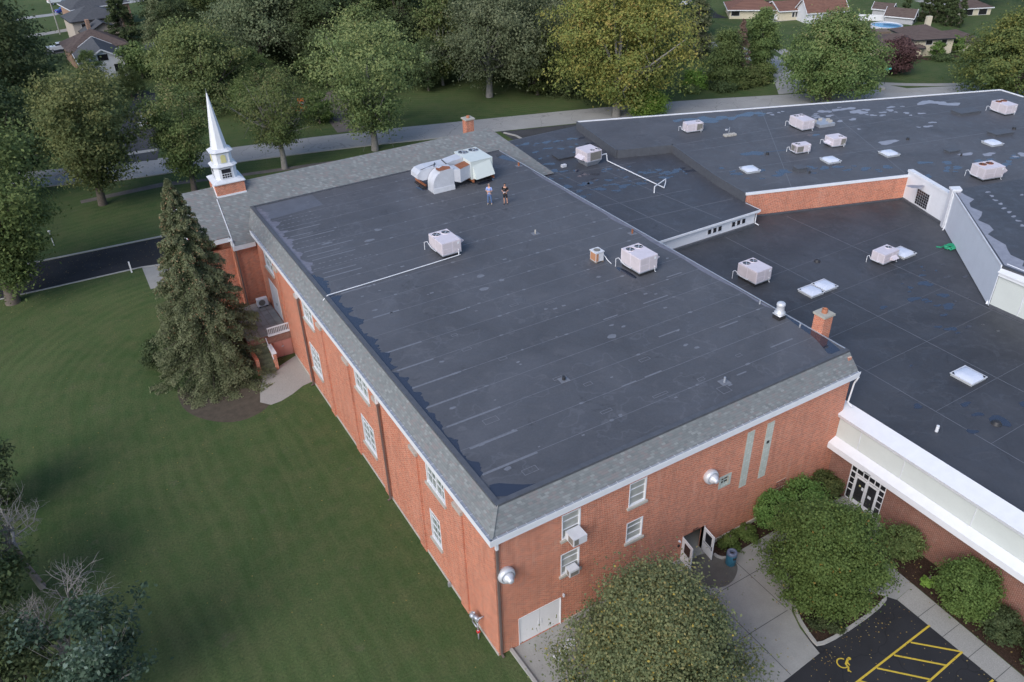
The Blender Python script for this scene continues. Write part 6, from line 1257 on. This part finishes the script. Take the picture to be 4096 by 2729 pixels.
t=thing('swimming_pool','round above-ground pool with blue water beside the grey garage','pool',(131.6,80,0)); x=MB(); x.lathe([(2.9,0),(2.9,1.05),(2.75,1.08),(2.7,.95),(2.7,.2)],(131.6,80,0),n=32); x.build('rim','white2',t); x=MB(); x.lathe([(2.7,.9),(0,.9)],(131.6,80,0),n=32); x.build('water','poolw',t)
x=MB(); x.obox((127.8,77.6,.5),(3.5,2.6,1.0),rad(-30)); x.bar((127,75.3,1.1),(128.5,74.0,.1),.8,.06); tag(x.build('pool_deck','wood'),'brown wooden pool deck with stairs behind the cream house','deck')
t=thing('street_sign','green crossed street name signs on a pole at the corner','street sign',(101.4,56.5,0)); x=MB(); x.cyl((101.4,56.5,0),(101.4,56.5,2.4),.035,n=6); x.build('pole','dark',t); x=MB(); x.bar((101.1,56.75,2.35),(101.9,56.2,2.35),.03,.26); x.build('sign_blade','signg',t); x=MB(); x.bar((101.15,56.2,2.08),(101.75,56.9,2.08),.03,.26); x.build('sign_blade','signg',t)
x=MB(); x.lathe([(0,0),(.55,.02),(.5,.3),(.2,.42),(0,.44)],(98.8,54.9,0),n=8); tag(x.build('boulder','stone'),'pale boulder at the street corner under the spiky maple','rock')
t=thing('roadside_sign','small white sign on a post before the evergreens','sign',(79.0,68.8,0)); x=MB(); x.cyl((79,68.6,0),(79,68.6,1.1),.03,n=6); x.build('post','wood',t); x=MB(); x.box(78.85,79.15,68.56,68.59,.85,1.2); x.build('board','white',t)
t=thing('utility_pole','pale utility pole standing in the lawns at the top left','utility pole',(-3.4,178.7,0)); x=MB(); x.cyl((-3.4,178.7,0),(-3.4,178.7,8.5),.13,.09,8); x.build('pole','stone',t); x=MB(); x.bar((-4.2,178.7,8.1),(-2.6,178.7,8.1),.08,.08); x.build('crossarm','wood',t)
# streets up there
sheet('far_street',[(-40,177),(-5.2,180),(4,182.5),(4,186),(-5.2,183),(-40,181)],.004,'walk','pale far street behind the left houses')
sheet('far_street',[(-40,199),(-3.3,201.7),(20,208),(20,212),(-3.3,205),(-40,203)],.004,'road','farther pale street at the top left edge')
sheet('far_drive',[(-9,160),(-2.6,160),(-2.2,165),(-9,165)],.008,'asph2','driveway with the silver pickup at the top left')
sheet('ranch_drive',[(108,122),(122,124),(121,117),(117.2,110.5),(116.2,106),(113.8,108),(115,114),(109,118)],.004,'asph','black asphalt driveway with the white minivan')
sheet('ranch_path',[(119,99.6),(126.8,97.2),(126.4,96.4),(118.8,98.6)],.006,'walk','pale path before the white fence')
sheet('house_bed',[(119,63.3),(125.5,61.2),(125,59.6),(118.6,61.6)],.006,'mulch','mulch bed at the foot of the cream house')
sheet('corner_street',[(160,95),(170,92),(168,84),(158,86)],.004,'walk','pale street corner at the upper right edge')
tree('hedge','low clipped hedge before the cream house','hedge',121.0,60.3,2.3,.7,.05,'lf_dark','dome',50,60,.26,0,seed=140,cl=.2)
# ================= VEHICLES =================
M['vsilver']=carpaint('silver_car_paint',(.48,.50,.54)); M['vwhite']=carpaint('white_car_paint',(.75,.77,.80)); M['vblue']=carpaint('blue_car_paint',(.03,.06,.30)); M['vblack']=carpaint('black_car_paint',(.02,.02,.025))
def car(nm,label,x_,y_,yaw,mat,kind='sedan',L=4.2,W=1.65,H=1.35,group=None):
    t=thing(nm,label,'car',(x_,y_,0)); R_=Matrix.Rotation(yaw,3,'Z'); z0=.22
    def tf(mb): mb.v=[tuple(R_@Vector(v)+Vector((x_,y_,.012))) for v in mb.v]; return mb
    if kind=='sedan': low=[(-.5,.30),(-.5,.62),(-.47,.70),(-.30,.74),(.20,.72),(.44,.62),(.49,.50),(.5,.30)]; cab=[(-.34,.73),(-.24,1.0),(.04,1.0),(.22,.72)]
    elif kind=='van': low=[(-.5,.28),(-.5,.72),(-.49,.76),(.26,.70),(.44,.60),(.49,.48),(.5,.28)]; cab=[(-.49,.75),(-.45,1.0),(.10,1.0),(.30,.69)]
    else: low=[(-.5,.30),(-.5,.66),(-.12,.66),(.20,.70),(.46,.64),(.5,.5),(.5,.30)]; cab=[(-.14,.66),(-.10,1.0),(.10,1.0),(.24,.69)]
    def loft(mb,prof,w0,w1,hb,ht):
        k=len(prof); vs=[]
        for s_ in (-1,1):
            for u,h in prof:
                f=(h-hb)/(ht-hb+1e-6); vs.append((u*L,s_*(w0+(w1-w0)*f)/2*W,h*H))
        mb.add(vs,[tuple(range(k)),tuple(range(k,2*k))[::-1]]+[(i,k+i,k+(i+1)%k,(i+1)%k) for i in range(k)])
    b=MB(); loft(b,[(u,h) for u,h in low],1.0,.94,.3,.74); loft(b,[(u,h-.02) for u,h in cab],.90,.72,.7,1.0); bo=tf(b).build('body',mat,t)
    g=MB(); c2=[(cab[0][0]-.004,cab[0][1]+.04),(cab[1][0]-.001,.93),(cab[2][0]+.004,.93),(cab[3][0]-.012,cab[3][1]+.045)]; loft(g,c2,.905,.765,.7,.96); tf(g).build('windows','dglass',t)
    for sx in (-.32,.31):
        for sy in (-1,1):
            w_=MB(); w_.cyl((sx*L,sy*(W/2-.18),.3),(sx*L,sy*(W/2+.01),.3),.30,n=16); wo=tf(w_).build('wheel','tyre',t); w_=MB(); w_.cyl((sx*L,sy*(W/2+.008),.3),(sx*L,sy*(W/2+.02),.3),.18,n=12); tf(w_).build('rim','galv',wo)
    for sy in (-1,1):
        w_=MB(); w_.box(-.505*L,-.49*L,*sorted((sy*W*.30,sy*W*.46)),.50*H,.62*H); tf(w_).build('tail_light','red2',t); w_=MB(); w_.box(.482*L,.497*L,*sorted((sy*W*.30,sy*W*.45)),.46*H,.55*H); tf(w_).build('headlight','white',t)
    w_=MB(); w_.box(-.506*L,-.5*L,-W*.12,W*.12,.38*H,.48*H); tf(w_).build('number_plate','white2',t); return t
car('sedan','white sedan seen from behind on the parking strip across the road',.9,103.5,rad(72),'vwhite')
car('pickup_truck','silver pickup parked left of the brown-roofed house at the top left',-4.9,162.0,rad(2),'vsilver','pickup',4.6,1.75,1.6)
car('sedan','blue car parked at the top left edge below the black one',.6,203.5,rad(15),'vblue',L=5)
car('sedan','white car at the top left edge behind the black one',.2,217.5,rad(12),'vwhite','van',L=5,H=1.9)
car('sedan','black car at the top left edge between white and blue cars',1.8,211,rad(12),'vblack',L=4.4,H=1.7)
car('minivan','white minivan on the driveway at the top right of the wood',117.9,121,rad(-38+12),'vwhite','van',4.6,1.8,1.6)
car('sedan','black car at the left end of the driveway with the white minivan',112.6,121.4,rad(-30),'vblack')
# orange truck
t=thing('orange_truck','orange work truck half hidden by leaves on the dirt driveway','truck',(22,95,0)); yw=rad(-15)
x=MB(); x.obox((21.0,95.2,.85),(2.4,1.5,.5),yw); x.build('bed','orange',t); x=MB(); x.obox((23.4,94.5,.95),(.9,1.5,.9),yw); x.build('cab','orange',t); x=MB(); x.obox((21.4,95.3,1.75),(.9,1.2,.6),yw); x.build('engine_box','orange',t); x=MB(); x.obox((21.4,94.68,1.75),(.6,.06,.35),yw); x.build('panel','white',t)
x=MB(); x.obox((23.4,94.55,1.45),(.7,1.4,.3),yw); x.build('windscreen','dglass',t)
for q in ((20.3,94.6),(21.8,94.2),(23.7,93.7),(23.9,95.2)): x=MB(); x.cyl((q[0],q[1],.35),(q[0]+.06,q[1]+.25,.35),.35,n=14); x.build('wheel','tyre',t)
x=MB(); x.lathe([(.3,0),(.36,.04),(.36,.1),(.3,.12)],(23.0,94.8,1.75),n=14); x.build('hose_reel','dark',t)

rg=np.random.default_rng(77); q=[]
for x0,x1,y0,y1,n_ in ((9,20,-14,-8.8,170),(4,20,-8.5,-1.5,120),(21.4,23.5,-14,-5,120),(-19,-2,57.5,62.5,300),(-22,-14,52,60,160),(13,20,-9.3,-8.5,70)):
    for _ in range(n_): q.append((rg.uniform(x0,x1),rg.uniform(y0,y1),.045))
q=np.array(q); me=leafmesh('fallen_leaves',q,np.tile([0,0,1.],(len(q),1)),.075,rg.uniform(0,1,len(q)),.7,3,jit=.15); me.materials.append(M['lf_fall']); o=bpy.data.objects.new('fallen_leaves',me); COL.objects.link(o); tag(o,'scattered fallen leaves on asphalt and concrete','leaves',kind='stuff')
